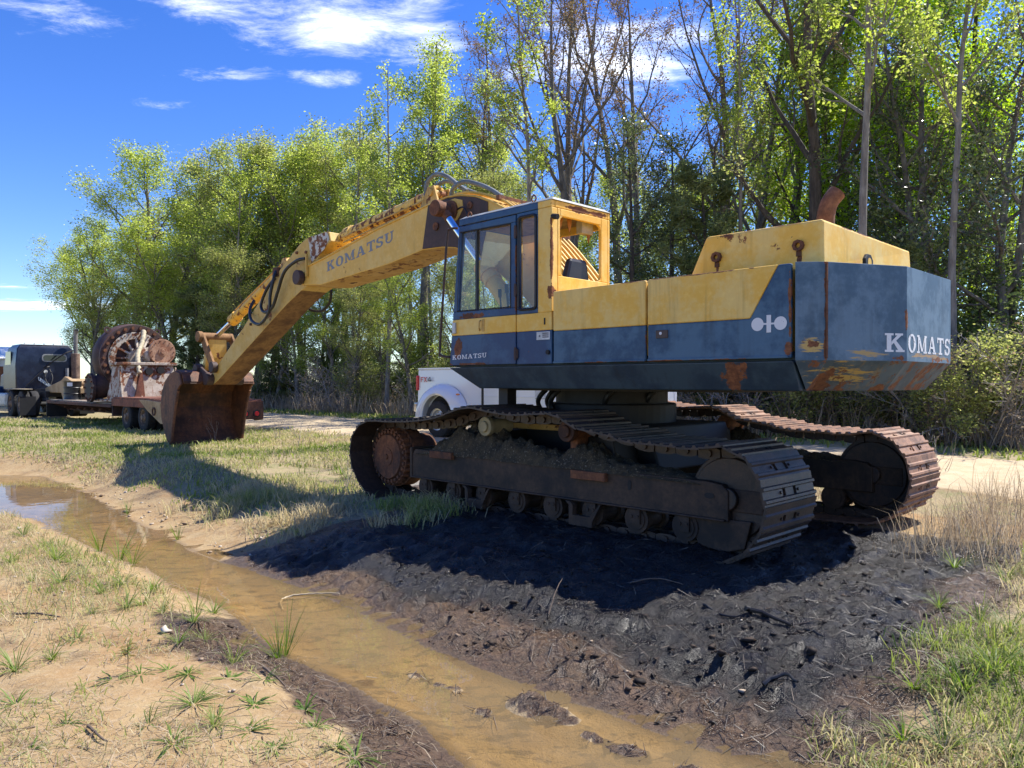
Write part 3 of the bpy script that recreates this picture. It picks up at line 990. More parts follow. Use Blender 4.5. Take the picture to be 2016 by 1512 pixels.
    for i, uu in enumerate((-2.43, -2.632)):
        n = 24; em.add([(uu + .055 * math.cos(2 * math.pi * k / n), 1.4960 + .0004 * i, 2.032 + .056 * math.sin(2 * math.pi * k / n)) for k in range(n)], [tuple(range(n))])
    em.add([(-2.43, 1.4968, 2.025), (-2.632, 1.4968, 2.025), (-2.632, 1.4968, 2.04), (-2.43, 1.4968, 2.04)], [(0, 1, 2, 3)])
    em.add([(-2.511, 1.4972, 1.96), (-2.551, 1.4972, 1.96), (-2.551, 1.4972, 2.105), (-2.511, 1.4972, 2.105)], [(0, 1, 2, 3)])
    em.build('emblem', white_m, bfo, recalc=False)
    # right hand side tank boxes
    rb = MB(); rb.box(-2.7, .6, -1.49, -.55, 1.80, 2.46); rb.build('tank_box', yel, bfo, .02)
    # top covers behind the cab
    tc = MB(); tc.box(-2.70, -.15, .35, 1.453, 1.80, 2.485); tc.build('top_cover', yel, bfo, .015)
    # boom foot brackets
    bb = MB()
    for s in (-1, 1):
        bb.prism([(-.25, 1.8), (.95, 1.8), (.62, 2.22), (.3, 2.32), (.02, 2.22)], 'y', s * .40, s * .46)
    bb.build('boom_bracket', yel_under, bfo, .01)

    # ---------------- engine hood
    hd = MB()
    hd.loft([[(-1.58, 1.2, 2.50), (-2.86, 1.2, 2.50), (-2.90, -.86, 2.50), (-1.58, -.86, 2.50)],
             [(-1.77, 1.2, 2.895), (-2.855, 1.2, 2.90), (-2.875, -.86, 2.88), (-1.77, -.86, 2.88)]])
    ho = hd.build('engine_hood', yel, ex, .022)
    # lifting eyes on the hood side and top plate
    for (u, v, w, ax) in ((-1.885, 1.2, 2.69, 'y'), (-2.654, 1.2, 2.70, 'y')):
        mb = MB(); mb.ringcyl((u, v + .001, w), (u, v + .035, w), .05, .024, 8)
        mb.box(u - .022, u + .022, v, v + .012, w - .09, w - .045)
        mb.build('lifting_eye', steel_rust, ho)
    mb = MB()
    mb.prism([(.40, 2.50), (.58, 2.50), (.58, 2.63), (.53, 2.675), (.45, 2.675), (.40, 2.63)], 'x', -2.97, -2.94)
    leo = mb.build('lifting_lug', black_m, ho, .006)
    mb = MB(); mb.cyl((-2.973, .49, 2.60), (-2.936, .49, 2.60), .042, n=16); mb.build('lug_hole', yel, ho)
    mb = MB(); mb.box(-2.66, -2.62, -.12, -.08, 2.88, 2.96); mb.cyl((-2.64, -.10, 2.90), (-2.64, -.10, 2.99), .012, n=6); mb.build('hood_catch', steel_rust, ho)
    # exhaust: bent stack with cut mouth
    mb = MB()
    pts = catmull([(-2.46, .20, 2.86), (-2.46, .20, 3.05), (-2.465, .195, 3.16), (-2.49, .17, 3.27), (-2.54, .12, 3.36)], 5)
    rs = [.082] * len(pts)
    mb.tube(pts, rs, 20, cap=False); mb.tube([p for p in pts], [.073] * len(pts), 20, cap=False)
    # tilt the mouth
    mb.build('exhaust_stack', rusty('rusty_exhaust', (.14, .055, .028), (.26, .12, .06), (.06, .03, .02)), ho, 0, True, recalc=False)

    # ---------------- counterweight
    plan = [(-2.757, 1.5), (-2.94, 1.335), (-3.315, .61), (-3.315, -.61), (-2.94, -1.335), (-2.757, -1.5), (-2.745, -1.3), (-2.745, 1.3)]
    def inset(k, du): return [(p[0] + (du if p[0] < -2.8 else 0), p[1] * k) for p in plan]
    rings = [[(p[0], p[1], 1.475) for p in inset(.86, .20)], [(p[0], p[1], 1.725) for p in plan], [(p[0], p[1], 2.52) for p in plan]]
    mb = MB(); mb.loft(rings)
    mb.m = [1 if k < len(plan) else 0 for k in range(len(mb.f))]
    cw_low = paint('scraped_counterweight_paint', (.045, .075, .105), (.10, .135, .165), 1.12, .6, scale=.9, streak=.7, dark=(.30, .19, .05), scrapes=[((-3.0, 1.1, 1.62), (.4, .5, .2), (.45, .30, .09))])
    cw = mb.build('counterweight', [blu_cw, cw_low], ex, .012)
    d2 = Vector((-3.315 + 2.94, .61 - 1.335, 0)).normalized()
    # weld seam down the corner
    mb = MB(); mb.tube([(-2.945, 1.338, 1.74), (-2.946, 1.339, 2.1), (-2.945, 1.338, 2.5)], .010, 6); mb.build('weld_seam', steel_rust, cw)
    nrm = Vector((-.725, -.35, 0)).normalized()
    o1 = Vector((-2.94, 1.335, 1.80)) + d2 * .585
    lettering('letter', 'K', o1, d2, (0, 0, 1), .155, .205, white_m, cw)
    lettering('letter', 'OMATS', Vector((-3.315, .585, 1.80)), (0, -1, 0), (0, 0, 1), .155, 1.16, white_m, cw)
    d4 = Vector((-2.94 + 3.315, -1.335 + .61, 0)).normalized()
    lettering('letter', 'U', Vector((-3.315, -.61, 1.80)) + d4 * .04, d4, (0, 0, 1), .155, .20, white_m, cw)

    # ---------------- cab
    R0, L0 = .50, 1.5       # right and left side
    F = lambda w: 1.54 - (w - 1.74) * (.185 / 1.75)      # raked front
    cabm = [blu, yel]
    cab = MB()
    zb, zs0, zs1, zt = 1.742, 2.10, 2.29, 3.46
    th = .045
    # left side wall: lower blue, stripe, upper frames (door built separately)
    ud = .405
    cab.prism([(ud, zb), (-.11, zb), (-.11, zs0), (ud, zs0)], 'y', L0 - th, L0 - .004, 0)
    cab.prism([(ud, zs0), (-.11, zs0), (-.11, zs1), (ud, zs1)], 'y', L0 - th, L0 - .002, 1)
    # rear pillar yellow
    cab.prism([(.085, zs1), (-.11, zs1), (-.11, 3.40), (.085, 3.40)], 'y', L0 - .10, L0 - .002, 1)
    # slim window surround blue
    cab.prism([(ud, zs1), (.085, zs1), (.085, 2.345), (ud, 2.345)], 'y', L0 - th, L0 - .004, 0)
    cab.prism([(ud, 2.345), (.365, 2.345), (.365, 3.345), (ud, 3.345)], 'y', L0 - th, L0 - .004, 0)
    cab.prism([(.115, 2.345), (.085, 2.345), (.085, 3.345), (.115, 3.345)], 'y', L0 - th, L0 - .004, 0)
    cab.prism([(ud, 3.345), (.085, 3.345), (.085, 3.40), (ud, 3.40)], 'y', L0 - th, L0 - .004, 0)
    # roof rail
    cab.prism([(F(3.40) - .0, 3.402), (.085, 3.402), (.085, 3.475), (F(3.46), 3.475)], 'y', L0 - .06, L0, 0)
    cab.prism([(.085, 3.402), (-.11, 3.402), (-.11, 3.475), (.085, 3.475)], 'y', L0 - .06, L0, 1)
    # door post strip at front
    # right side wall
    cab.prism([(F(zb), zb), (-.11, zb), (-.11, 2.35), (F(2.35), 2.35)], 'y', R0, R0 + th, 1)
    for (a, b) in ((-.11, .0), (.62, .70), (1.28, F(3.3))):
        cab.prism([(a, 2.35), (b, 2.35), (b, 3.40), (a, 3.40)], 'y', R0, R0 + th, 1)
    cab.prism([(F(3.4), 3.402), (-.11, 3.402), (-.11, 3.475), (F(3.47), 3.475)], 'y', R0, R0 + th, 1)
    cab.prism([(.0, 3.30), (1.28, 3.30), (1.28, 3.40), (.0, 3.40)], 'y', R0, R0 + th, 1)
    # back wall: full lower half, window opening above
    cab.box(-.112, -.07, R0 + th + .002, L0 - .101, zb, 2.68, 1)
    cab.box(-.112, -.07, R0 + th + .002, R0 + .16, 2.68, 3.40, 1)
    cab.box(-.112, -.07, L0 - .14, L0 - .101, 2.68, 3.40, 1)
    cab.box(-.112, -.07, R0 + .16, L0 - .14, 3.32, 3.40, 1)
    cab.box(-.112, -.07, R0 + th + .002, L0 - .062, 3.402, 3.475, 1)
    # corner fillets of the back opening
    for (yy, sy) in ((R0 + .16, 1), (L0 - .14, -1)):
        for (zz, sz) in ((2.68, 1), (3.32, -1)):
            cab.prism([(yy, zz), (yy + sy * .06, zz), (yy + sy * .02, zz + sz * .02), (yy, zz + sz * .06)], 'x', -.11, -.072, 1)
    # front frame
    for y0, y1 in ((R0 + th + .002, R0 + .10), (L0 - .075, L0 - .004)):
        cab.loft([[(F(zb), y0, zb), (F(zb) - .05, y0, zb), (F(zb) - .05, y1, zb), (F(zb), y1, zb)], [(F(3.4), y0, 3.40), (F(3.4) - .05, y0, 3.40), (F(3.4) - .05, y1, 3.40), (F(3.4), y1, 3.40)]], True, 0)
    cab.loft([[(F(zb), R0 + .102, zb), (F(zb) - .04, R0 + .102, zb), (F(zb) - .04, L0 - .077, zb), (F(zb), L0 - .077, zb)], [(F(2.1), R0 + .102, 2.1), (F(2.1) - .04, R0 + .102, 2.1), (F(2.1) - .04, L0 - .077, 2.1), (F(2.1), L0 - .077, 2.1)]], True, 0)
    cab.box(F(3.4) - .06, F(3.4) - .002, R0 + th + .002, L0 - .062, 3.402, 3.47, 0)
    cabo = cab.build('cab', cabm, ex, .008)
    rf = MB(); rf.loft([[(F(3.46) + .02, R0 - .01, 3.477), (-.13, R0 - .01, 3.477), (-.13, L0 - .0, 3.477), (F(3.46) + .02, L0 - .0, 3.477)], [(F(3.46) - .03, R0 + .05, 3.515), (-.08, R0 + .05, 3.515), (-.08, L0 - .06, 3.515), (F(3.46) - .03, L0 - .06, 3.515)]])
    rf.build('roof', simple('weathered_roof', (.28, .29, .28), .6, 0, .3), cabo, .01)
    ln = MB(); ln.box(-.06, 1.25, R0 + .06, L0 - .07, 3.385, 3.40); ln.build('roof_lining', rusty('stained_lining', (.30, .20, .11), (.36, .27, .17), (.16, .08, .04), .9, 1.2, .2), cabo)
    fl = MB(); fl.box(-.06, F(1.8) - .06, R0 + .05, L0 - .06, 1.80, 1.83); fl.build('cab_floor', dark_m, cabo)
    # torn lining flaps hanging inside the back window
    for (y, z, s) in ((.72, 3.16, .14), (1.05, 3.24, .09), (1.2, 3.26, .07)):
        mb = MB(); mb.prism([(y - .04, 3.39), (y + .05, 3.39), (y + .03, z + .05), (y, z - .04), (y - .03, z + .06)], 'x', .02, .028); mb.build('torn_lining', simple('orange_foam', (.36, .14, .035), .9), cabo)
    mb = MB(); mb.box(.0, .09, .66, .86, 3.22, 3.37); mb.build('heater_duct', lining_m, cabo, .01)
    # door
    dr = MB()
    fo = .012
    def DF(w): return F(w) - .012
    d0, d1 = ud + .006, None
    dr.prism([(d0, zb + .005), (DF(zb), zb + .005), (DF(zs0), zs0), (d0, zs0)], 'y', L0 - .03, L0 + fo - .004, 0)
    dr.prism([(d0, zs0), (DF(zs0), zs0), (DF(zs1), zs1), (d0, zs1)], 'y', L0 - .03, L0 + fo - .001, 1)
    dr.prism([(d0, zs1), (DF(zs1), zs1), (DF(2.385), 2.385), (d0, 2.37)], 'y', L0 - .03, L0 + fo - .004, 0)
    dr.prism([(d0, 2.37), (.485, 2.37), (.485, 3.31), (d0, 3.31)], 'y', L0 - .03, L0 + fo - .004, 0)
    dr.prism([(DF(2.385) - .085, 2.385), (DF(2.385), 2.385), (DF(3.325), 3.325), (DF(3.325) - .05, 3.325)], 'y', L0 - .03, L0 + fo - .004, 0)
    dr.prism([(d0, 3.31), (DF(3.325), 3.325), (DF(3.39), 3.39), (d0, 3.39)], 'y', L0 - .03, L0 + fo - .004, 0)
    do = dr.build('door', cabm, cabo, .008)
    gl = MB(); gl.add([(p[0], L0 - .014, p[1]) for p in [(1.06, 2.381), (1.405, 2.384), (1.345, 3.326), (1.06, 3.32)]], [(3, 2, 1, 0)]); gl.build('window_pane', glass_m, cabo)
    gl = MB(); gl.add([(p[0], L0 - .022, p[1]) for p in [(.484, 2.369), (1.075, 2.382), (1.075, 3.32), (.484, 3.312)]], [(3, 2, 1, 0)]); gl.build('window_pane', glass_m, cabo)
    gl = MB(); gl.box(1.045, 1.075, L0 - .03, L0 + .002, 2.38, 3.322); gl.build('window_divider', rubber_m, cabo)
    def seal(pts, r=.010):
        mb = MB(); pts = [(p[0], L0 + .004, p[1]) for p in pts]; mb.tube(pts + [pts[0], pts[1]], r, 6); return mb
    seal([(.492, 2.38), (1.39, 2.392), (1.335, 3.318), (.492, 3.302)], .009).build('window_seal', rubber_m, cabo)
    rr = []
    for (cx, cz, a0) in ((.15, 2.38, 180), (.33, 2.38, 270), (.33, 3.31, 0), (.15, 3.31, 90)):
        rr += arc(cx, cz, .04, a0, a0 + 90, 4)
    seal(rr, .016).build('window_seal', rubber_m, cabo)
    gl = MB(); gl.add([(.112, L0 - .018, 2.342), (.368, L0 - .018, 2.342), (.368, L0 - .018, 3.348), (.112, L0 - .018, 3.348)], [(3, 2, 1, 0)]); gl.build('window_pane', glass_m, cabo)
    gl = MB(); gl.add([(F(2.1) - .02, R0 + .1, 2.1), (F(2.1) - .02, L0 - .075, 2.1), (F(3.4) - .02, L0 - .075, 3.4), (F(3.4) - .02, R0 + .1, 3.4)], [(0, 1, 2, 3)])
    gl.build('windscreen', glass_m, cabo)
    # hinges, latch, handle, lamp
    for z in (1.86, 2.56, 3.2):
        mb = MB(); mb.cyl((ud + .004, L0 + .012, z - .07), (ud + .004, L0 + .012, z + .07), .016, n=10); mb.box(ud - .03, ud + .03, L0 + .0, L0 + .012, z - .05, z + .05); mb.build('hinge', primer_m, cabo)
    mb = MB(); mb.box(1.395, 1.45, L0 + .012, L0 + .04, 2.125, 2.255); mb.build('door_lock', simple('grey_lock', (.45, .46, .45), .4), do, .006)
    mb = MB(); mb.tube([(.98, L0 + .008, 2.26), (.955, L0 + .05, 2.24), (.96, L0 + .05, 2.17), (.99, L0 + .008, 2.14)], .009, 6); mb.box(.91, .945, L0 + .01, L0 + .018, 2.13, 2.27); mb.build('door_handle', yel_under, do)
    mb = MB(); mb.tube(catmull([(1.40, L0 - .01, 3.385), (1.50, L0 + .03, 3.38), (1.545, L0 + .03, 3.30), (1.62, L0 + .03, 2.6), (1.685, L0 + .03, 1.95), (1.66, L0 + .03, 1.87), (1.53, L0 - .0, 1.85)], 5), .015, 8); mb.build('grab_rail', rusty('rail_rust', (.05, .03, .025), (.09, .045, .03), (.03, .02, .018), .6), cabo, 0, True)
    for (u, w) in ((1.22, 3.48), (.18, 3.50)):
        mb = MB(); mb.tube(catmull([(u, L0 - .04, w - .02), (u - .035, L0 - .04, w + .035), (u, L0 - .04, w + .075), (u + .03, L0 - .04, w + .035), (u + .005, L0 - .04, w - .01)], 4), .009, 6); mb.build('lifting_ring', steel_rust, cabo)
    mb = MB(); mb.cyl((-.10, L0 - .03, 3.30), (-.175, L0 - .03, 3.285), .03, n=12); mb.build('rubber_stop', black_m, cabo)
    mb = MB(); mb.cyl((-.07, L0 - .0, 1.865), (-.07, L0 + .02, 1.865), .025, n=12); mb.build('rubber_stop', black_m, cabo)
    mb = MB(); mb.box(-.025, -.01, L0 - .001, L0 + .006, 2.16, 2.23); mb.build('key_slot', black_m, cabo)
    # maker's plate
    mb = MB(); mb.box(-.09, .10, L0 - .002, L0 + .0015, 2.0, 2.085)
    dpl = mb.build('data_plate', simple('plate_white', (.55, .56, .55), .4), cabo)
    mb = MB()
    for k in range(3): mb.box(-.075, .015, L0 + .0015, L0 + .0025, 2.02 + k * .02, 2.034 + k * .02)
    mb.cyl((.055, L0 + .001, 2.04), (.055, L0 + .003, 2.04), .012, n=10); mb.build('plate_print', simple('plate_ink', (.14, .14, .16), .6), cabo)
    lettering('letter', 'KOMATSU', (1.475, L0 + fo - .004, 1.815), (-1, 0, .03), (0, 0, 1), .052, .60, white_m, cabo)
    # seat and levers
    st = MB()
    st.loft([[(.02, .72, 2.22), (.16, .72, 2.20), (.16, 1.18, 2.20), (.02, 1.18, 2.22)], [(-.02, .72, 2.60), (.10, .74, 2.60), (.10, 1.16, 2.60), (-.02, 1.18, 2.60)], [(-.03, .80, 2.92), (.06, .82, 2.92), (.06, 1.08, 2.92), (-.03, 1.10, 2.92)]])
    st.box(.10, .62, .70, 1.20, 2.10, 2.25); st.box(.15, .5, .75, 1.15, 1.83, 2.10)
    st.build('operator_seat', seat_m, cabo, .04)
    for (u, v) in ((.75, 1.28), (.75, .66), (1.15, 1.0)):
        mb = MB(); mb.box(u - .08, u + .1, v - .07, v + .07, 1.83, 2.35); mb.cyl((u, v, 2.35), (u + .03, v, 2.62), .012, n=8); mb.cyl((u + .03, v, 2.58), (u + .035, v, 2.68), .022, n=8); mb.build('control_lever', black_m, cabo)

    # ---------------- boom
    bp = [(.02, 2.25), (.35, 2.52), (1.0, 3.22), (1.7, 3.84), (2.04, 4.02), (2.35, 4.145), (2.67, 4.215), (2.95, 4.235), (3.3, 4.205), (3.9, 4.125), (4.7, 4.02), (5.45, 3.885), (6.25, 3.745), (6.85, 3.655), (7.16, 3.47), (7.15, 3.38), (7.06, 3.315), (6.42, 3.265), (5.3, 3.345), (4.44, 3.405), (3.54, 3.525), (3.07, 3.505), (2.78, 3.46), (2.2, 3.24), (1.5, 2.72), (.9, 2.18), (.45, 1.98), (.12, 2.0)]
    mb = MB()
    hb = .33
    n = len(bp)
    mb.v = [(p[0], -hb, p[1]) for p in bp] + [(p[0], hb, p[1]) for p in bp]
    mb.f = [tuple(range(n)), tuple(range(2 * n - 1, n - 1, -1))]; mb.m = [0, 0]
    for i in range(n):
        mb.f.append((i, i + n, (i + 1) % n + n, (i + 1) % n)); mb.m.append(1 if i >= 16 else 0)
    boom = mb.build('boom', [yel_boom, yel_under], ex, .015)
    # flange strip along the top edge
    for s in (1, -1):
        mb = MB(); mb.tube([(p[0], s * (hb + .008), p[1] - .012) for p in bp[3:14]], .014, 6); mb.build('edge_flange', yel_boom, boom)
    # dark reinforcing patch round the cylinder pin
    patch = [(3.395, 4.17), (2.95, 4.205), (2.67, 4.185), (2.35, 4.115), (2.1, 4.01), (2.1, 3.72), (2.25, 3.28), (2.78, 3.475), (3.07, 3.52), (3.53, 3.54)]
    mb = MB(); mb.prism(patch, 'y', hb + .001, hb + .014); mb.build('reinforcing_plate', primer_m, boom, .004)
    mb = MB(); mb.prism([(2.98, 4.15), (2.78, 4.17), (2.62, 4.12), (2.60, 4.0), (2.70, 3.88), (2.80, 3.82), (2.92, 3.90), (2.93, 4.02)], 'y', hb + .014, hb + .020); mb.build('paint_patch', yel_boom, boom)
    for (u, w, r) in ((3.20, 3.83, .062), (2.45, 4.02, .05)):
        mb = MB(); mb.ringcyl((u, hb + .012, w), (u, hb + .035, w), r, r * .45, 16); mb.cyl((u, hb + .01, w), (u, hb + .03, w), r * .45, n=10); mb.build('grease_boss', steel_rust, boom)
    mb = MB(); mb.cyl((2.86, -.62, 4.0), (2.86, .62, 4.0), .085, n=20); mb.cyl((2.86, .54, 4.0), (2.86, .66, 4.0), .115, n=20)
    mb.cyl((2.86, hb, 4.0), (2.86, hb + .06, 4.0), .15, n=20); mb.build('cylinder_pin', steel_rust, boom, .01, True)
    # boom lettering
    d_ = Vector((-2.04, 0, .30))
    lettering('letter', 'KOMATSU', (6.22, hb, 3.475), d_, Vector((.02, 0, 1)), .165, 1.98, grey_letter, boom)
    # boom cylinders
    for s in (1, -1):
        a = Vector((2.86, s * .50, 4.0)); b = Vector((.95, s * .50, 1.95)); dd = (b - a)
        mb = MB(); mb.cyl(a + dd * .05, a + dd * .44, .055, n=20); mb.build('cylinder_rod', chrome_m, boom, 0, True)
        mb = MB(); mb.cyl(a + Vector((0, -.06, 0)), a + Vector((0, .06, 0)), .105, n=20); mb.cyl(a + dd * .03, a + dd * .075, .07, n=16); mb.build('rod_eye', steel_rust, boom, .01, True)
        mb = MB(); mb.cyl(a + dd * .43, a + dd * .98, .115, n=24); mb.cyl(a + dd * .43, a + dd * .50, .135, n=24); mb.cyl(a + dd * .53, a + dd * .55, .128, n=24)
        mb.build('boom_cylinder', yel_boom, boom, .006, True)
    # arm cylinder along the top
    a = Vector((6.36, 0, 4.10)); b = Vector((3.55, 0, 4.42)); dd = b - a
    mb = MB(); mb.cyl(a + dd * .10, a + dd, .115, n=24); mb.cyl(a + dd * .10, a + dd * .17, .138, n=24); mb.cyl(a + dd * .045, a + dd * .10, .10, n=20); mb.cyl(a + dd * .95, a + dd, .14, n=24)
    arm_c = mb.build('arm_cylinder', paint('peeling_yellow_paint', YEL, YELF, 1.18, .55, streak=.5, scale=1.9), ex, .006, True)
    mb = MB()
    for s in (-1, 1): mb.prism([(3.35, 4.18), (3.9, 4.10), (3.62, 4.52), (3.48, 4.52)], 'y', s * .13, s * .17)
    mb.cyl((3.55, -.2, 4.42), (3.55, .2, 4.42), .06, n=16); mb.build('cylinder_bracket', yel_under, boom, .008)
    mb = MB(); mb.cyl((6.36, -.22, 4.10), (6.36, .24, 4.10), .10, n=20); mb.build('rod_eye', steel_rust, arm_c, .01, True)
    for (y, z) in ((.13, -.03), (.16, .05)):
        mb = MB(); mb.tube([(6.0, y, 4.14 + z - .12), (4.8, y, 4.28 + z - .12), (3.7, y, 4.40 + z - .12)], .014, 6); mb.build('oil_pipe', yel_under, arm_c)
    for (k, u) in enumerate((4.0, 4.6, 5.2)):
        mb = MB(); w = 4.37 - (u - 4.0) * .114; mb.ringcyl((u - .015, 0, w + .002), (u + .015, 0, w - .002), .128, .115, 24); mb.build('clamp_band', steel_rust, arm_c)
    # hydraulic hoses over the hump
    hs = [([(3.75, .10, 4.40), (3.72, .10, 4.60), (3.52, .10, 4.70), (3.25, .10, 4.62), (2.95, .12, 4.42), (2.75, .14, 4.30)], grey_hose, .034),
          ([(3.05, .18, 4.28), (2.98, .2, 4.38), (2.72, .22, 4.42), (2.40, .22, 4.32), (2.15, .22, 4.20), (1.95, .22, 4.07)], grey_hose, .034),
          ([(3.85, .05, 4.42), (3.7, -.05, 4.58), (3.45, -.1, 4.62), (3.1, -.1, 4.45), (2.8, -.1, 4.32)], grey_hose, .030)]
    for pts, m, r in hs:
        mb = MB(); mb.tube(catmull(pts, 6), r, 10); mb.build('hydraulic_hose', m, boom, 0, True)
    mb = MB(); mb.tube(catmull([(2.72, .36, 4.0), (2.5, .42, 3.98), (2.36, .44, 3.75), (2.30, .46, 3.45)], 6), .012, 6); mb.build('grease_line', rubber_m, boom, 0, True)
    # pipes running down the boom back
    for k, y in enumerate((.24, .15, .05, -.06, -.16, -.26)):
        pts = [(2.9, y, 4.265), (2.67, y, 4.25), (2.35, y, 4.185), (2.04, y, 4.065), (1.7, y, 3.885), (1.0, y, 3.265), (.36, y, 2.57), (.05, y, 2.3)]
        mb = MB(); mb.tube(catmull(pts, 3), .022, 6); mb.build('oil_pipe', yel_boom, boom, 0, True)
    for u, w in ((1.95, 4.05), (1.2, 3.47), (.5, 2.75)):
        mb = MB(); mb.box(u - .03, u + .03, -.30, .30, w - .03, w + .035); mb.build('pipe_clamp', steel_rust, boom, .004)

    # ---------------- stick
    sp_ = [(6.20, 4.02), (6.26, 4.19), (6.42, 4.21), (7.04, 4.175), (7.27, 4.10), (8.22, 3.60), (9.55, 2.68), (10.6, 2.03), (10.9, 1.84), (11.12, 1.70), (11.10, 1.55), (11.0, 1.49), (10.75, 1.58), (7.75, 3.02), (7.2, 3.24), (6.98, 3.30), (6.85, 3.45), (6.55, 3.85)]
    mb = MB(); hst = .265
    n = len(sp_)
    mb.v = [(p[0], -hst, p[1]) for p in sp_] + [(p[0], hst, p[1]) for p in sp_]
    mb.f = [tuple(range(n)), tuple(range(2 * n - 1, n - 1, -1))]; mb.m = [0, 0]
    for i in range(n):
        mb.f.append((i, i + n, (i + 1) % n + n, (i + 1) % n)); mb.m.append(1 if 11 <= i <= 13 else 0)
    stick = mb.build('stick', [yel_stick, rusty('stick_underside', (.20, .10, .04), (.30, .17, .06), (.10, .045, .02))], ex, .014)
    mb = MB(); mb.prism([(6.24, 4.05), (6.30, 4.195), (6.95, 4.18), (6.83, 3.70), (6.62, 3.80), (6.40, 3.90)], 'y', hst + .001, hst + .012)
    mb.build('ear_plate', paint('peeling_ear_paint', (.5, .5, .46), (.6, .55, .45), 1.3, .6, scale=2.5), stick, .004)
    mb = MB(); mb.cyl((7.06, -.44, 3.45), (7.06, .44, 3.45), .10, n=20); mb.cyl((7.06, .36, 3.45), (7.06, .46, 3.45), .135, n=20); mb.build('stick_pin', primer_m, stick, .01, True)
    for (u, w) in ((7.35, 3.95), (7.02, 3.92), (9.2, 2.72)):
        mb = MB(); mb.cyl((u, hst, w), (u, hst + .03, w), .028, n=10); mb.build('bolt', steel_rust, stick)
    mb = MB(); mb.box(6.83, 6.87, .34, .38, 3.45, 3.86); mb.build('pipe_bracket', yel_stick, stick)
    for pts in ([(6.9, .36, 3.78), (7.15, .40, 3.76), (7.55, .42, 3.60), (7.85, .40, 3.25), (8.05, .40, 2.98), (8.35, .40, 2.90), (8.55, .38, 3.05), (8.40, .34, 3.35), (8.15, .30, 3.55)],
                [(8.1, .30, 3.68), (8.05, .38, 3.5), (8.1, .42, 3.2), (8.15, .42, 2.9), (8.5, .42, 2.68), (8.95, .38, 2.78), (9.22, .28, 3.02), (9.28, .16, 3.22)]):
        mb = MB(); mb.tube(catmull(pts, 6), .030, 10); mb.build('hydraulic_hose', rubber_m, stick, 0, True)
    mb = MB(); mb.tube(catmull([(7.1, -.30, 3.28), (7.25, -.36, 3.08), (7.5, -.36, 2.93), (7.8, -.3, 2.95), (8.0, -.28, 3.05)], 6), .028, 8); mb.build('hydraulic_hose', rubber_m, stick, 0, True)
    mb = MB(); mb.cyl((8.15, -.1, 3.66), (8.15, .30, 3.66), .05, n=12); mb.box(8.05, 8.25, .22, .30, 3.58, 3.76); mb.build('hose_manifold', steel_rust, stick, .01)
    # bucket cylinder
    a = Vector((8.05, 0, 3.86)); b = Vector((11.38, 0, 2.60)); dd = b - a
    mb = MB(); mb.cyl(a, a + dd * .76, .105, n=24); mb.cyl(a + dd * .70, a + dd * .77, .128, n=24); mb.cyl(a, a + dd * .04, .13, n=20)
    bcyl = mb.build('bucket_cylinder', paint('bucket_cylinder_paint', YEL, (.62, .37, .06), 1.0, .5, scale=1.9), ex, .006, True)
    mb = MB(); mb.cyl(a + dd * .76, a + dd * .98, .052, n=20); mb.build('cylinder_rod', chrome_m, bcyl, 0, True)
    mb = MB(); mb.tube([a + dd * .1 + Vector((0, .05, .13)), a + dd * .45 + Vector((0, .05, .13)), a + dd * .7 + Vector((0, .05, .13))], .014, 6); mb.build('oil_pipe', yel_under, bcyl)
    mb = MB()
    for s in (-1, 1): mb.prism([(7.85, 3.75), (8.35, 3.52), (8.12, 3.95), (8.0, 3.95)], 'y', s * .12, s * .16)
    mb.build('cylinder_bracket', yel_under, stick, .006)

    # ---------------- linkage and bucket
    lkm = rusty('linkage_steel', (.22, .11, .045), (.34, .19, .075), (.10, .05, .025))
    lp = Vector((11.42, 0, 2.56))
    mb = MB(); mb.cyl((11.42, -.36, 2.56), (11.42, .40, 2.56), .095, n=20); mb.cyl((11.42, .34, 2.56), (11.42, .44, 2.56), .12, n=16)
    lnk = mb.build('link_pin', lkm, ex, .008, True)
    for s in (-1, 1):
        mb = MB(); q = [(11.36, 2.64), (11.50, 2.60), (11.46, 2.46), (10.98, 1.88), (10.86, 1.78), (10.74, 1.84), (10.80, 1.96)]
        mb.prism(q, 'y', s * .30, s * .355); mb.build('side_link', lkm, lnk, .01)
        mb = MB(); mb.cyl((10.84, s * .27, 1.87), (10.84, s * .39, 1.87), .12, n=20); mb.build('link_boss', primer_m, lnk, .008, True)
    mb = MB(); mb.loft([[(11.34, -.20, 2.56), (11.50, -.20, 2.56), (11.50, .20, 2.56), (11.34, .20, 2.56)], [(11.40, -.24, 2.1), (11.56, -.24, 2.1), (11.56, .24, 2.1), (11.40, .24, 2.1)], [(11.52, -.24, 1.80), (11.68, -.24, 1.80), (11.68, .24, 1.80), (11.52, .24, 1.80)]])
    mb.build('bucket_link', yel_stick, lnk, .02)

    outer = [(11.24, 1.56), (11.38, 1.76), (11.62, 1.82), (11.92, 1.76), (12.22, 1.60), (12.42, 1.34), (12.50, 1.02), (12.44, .70), (12.28, .42), (12.06, .17)]
    inner = [(p[0] - .055 * (p[0] - 11.6) - .02, p[1] - .05 * (1 if p[1] > 1 else -.2)) for p in outer]
    inner[-1] = (12.0, .17); inner[0] = (11.27, 1.53)
    bw = .80
    mb = MB()
    poly = outer + inner[::-1]
    m = len(outer)
    for i in range(m - 1):
        mb.prism([outer[i], outer[i + 1], inner[i + 1], inner[i]], 'y', -bw, bw)
    bk = mb.build('bucket', bucket_m, ex, .0)
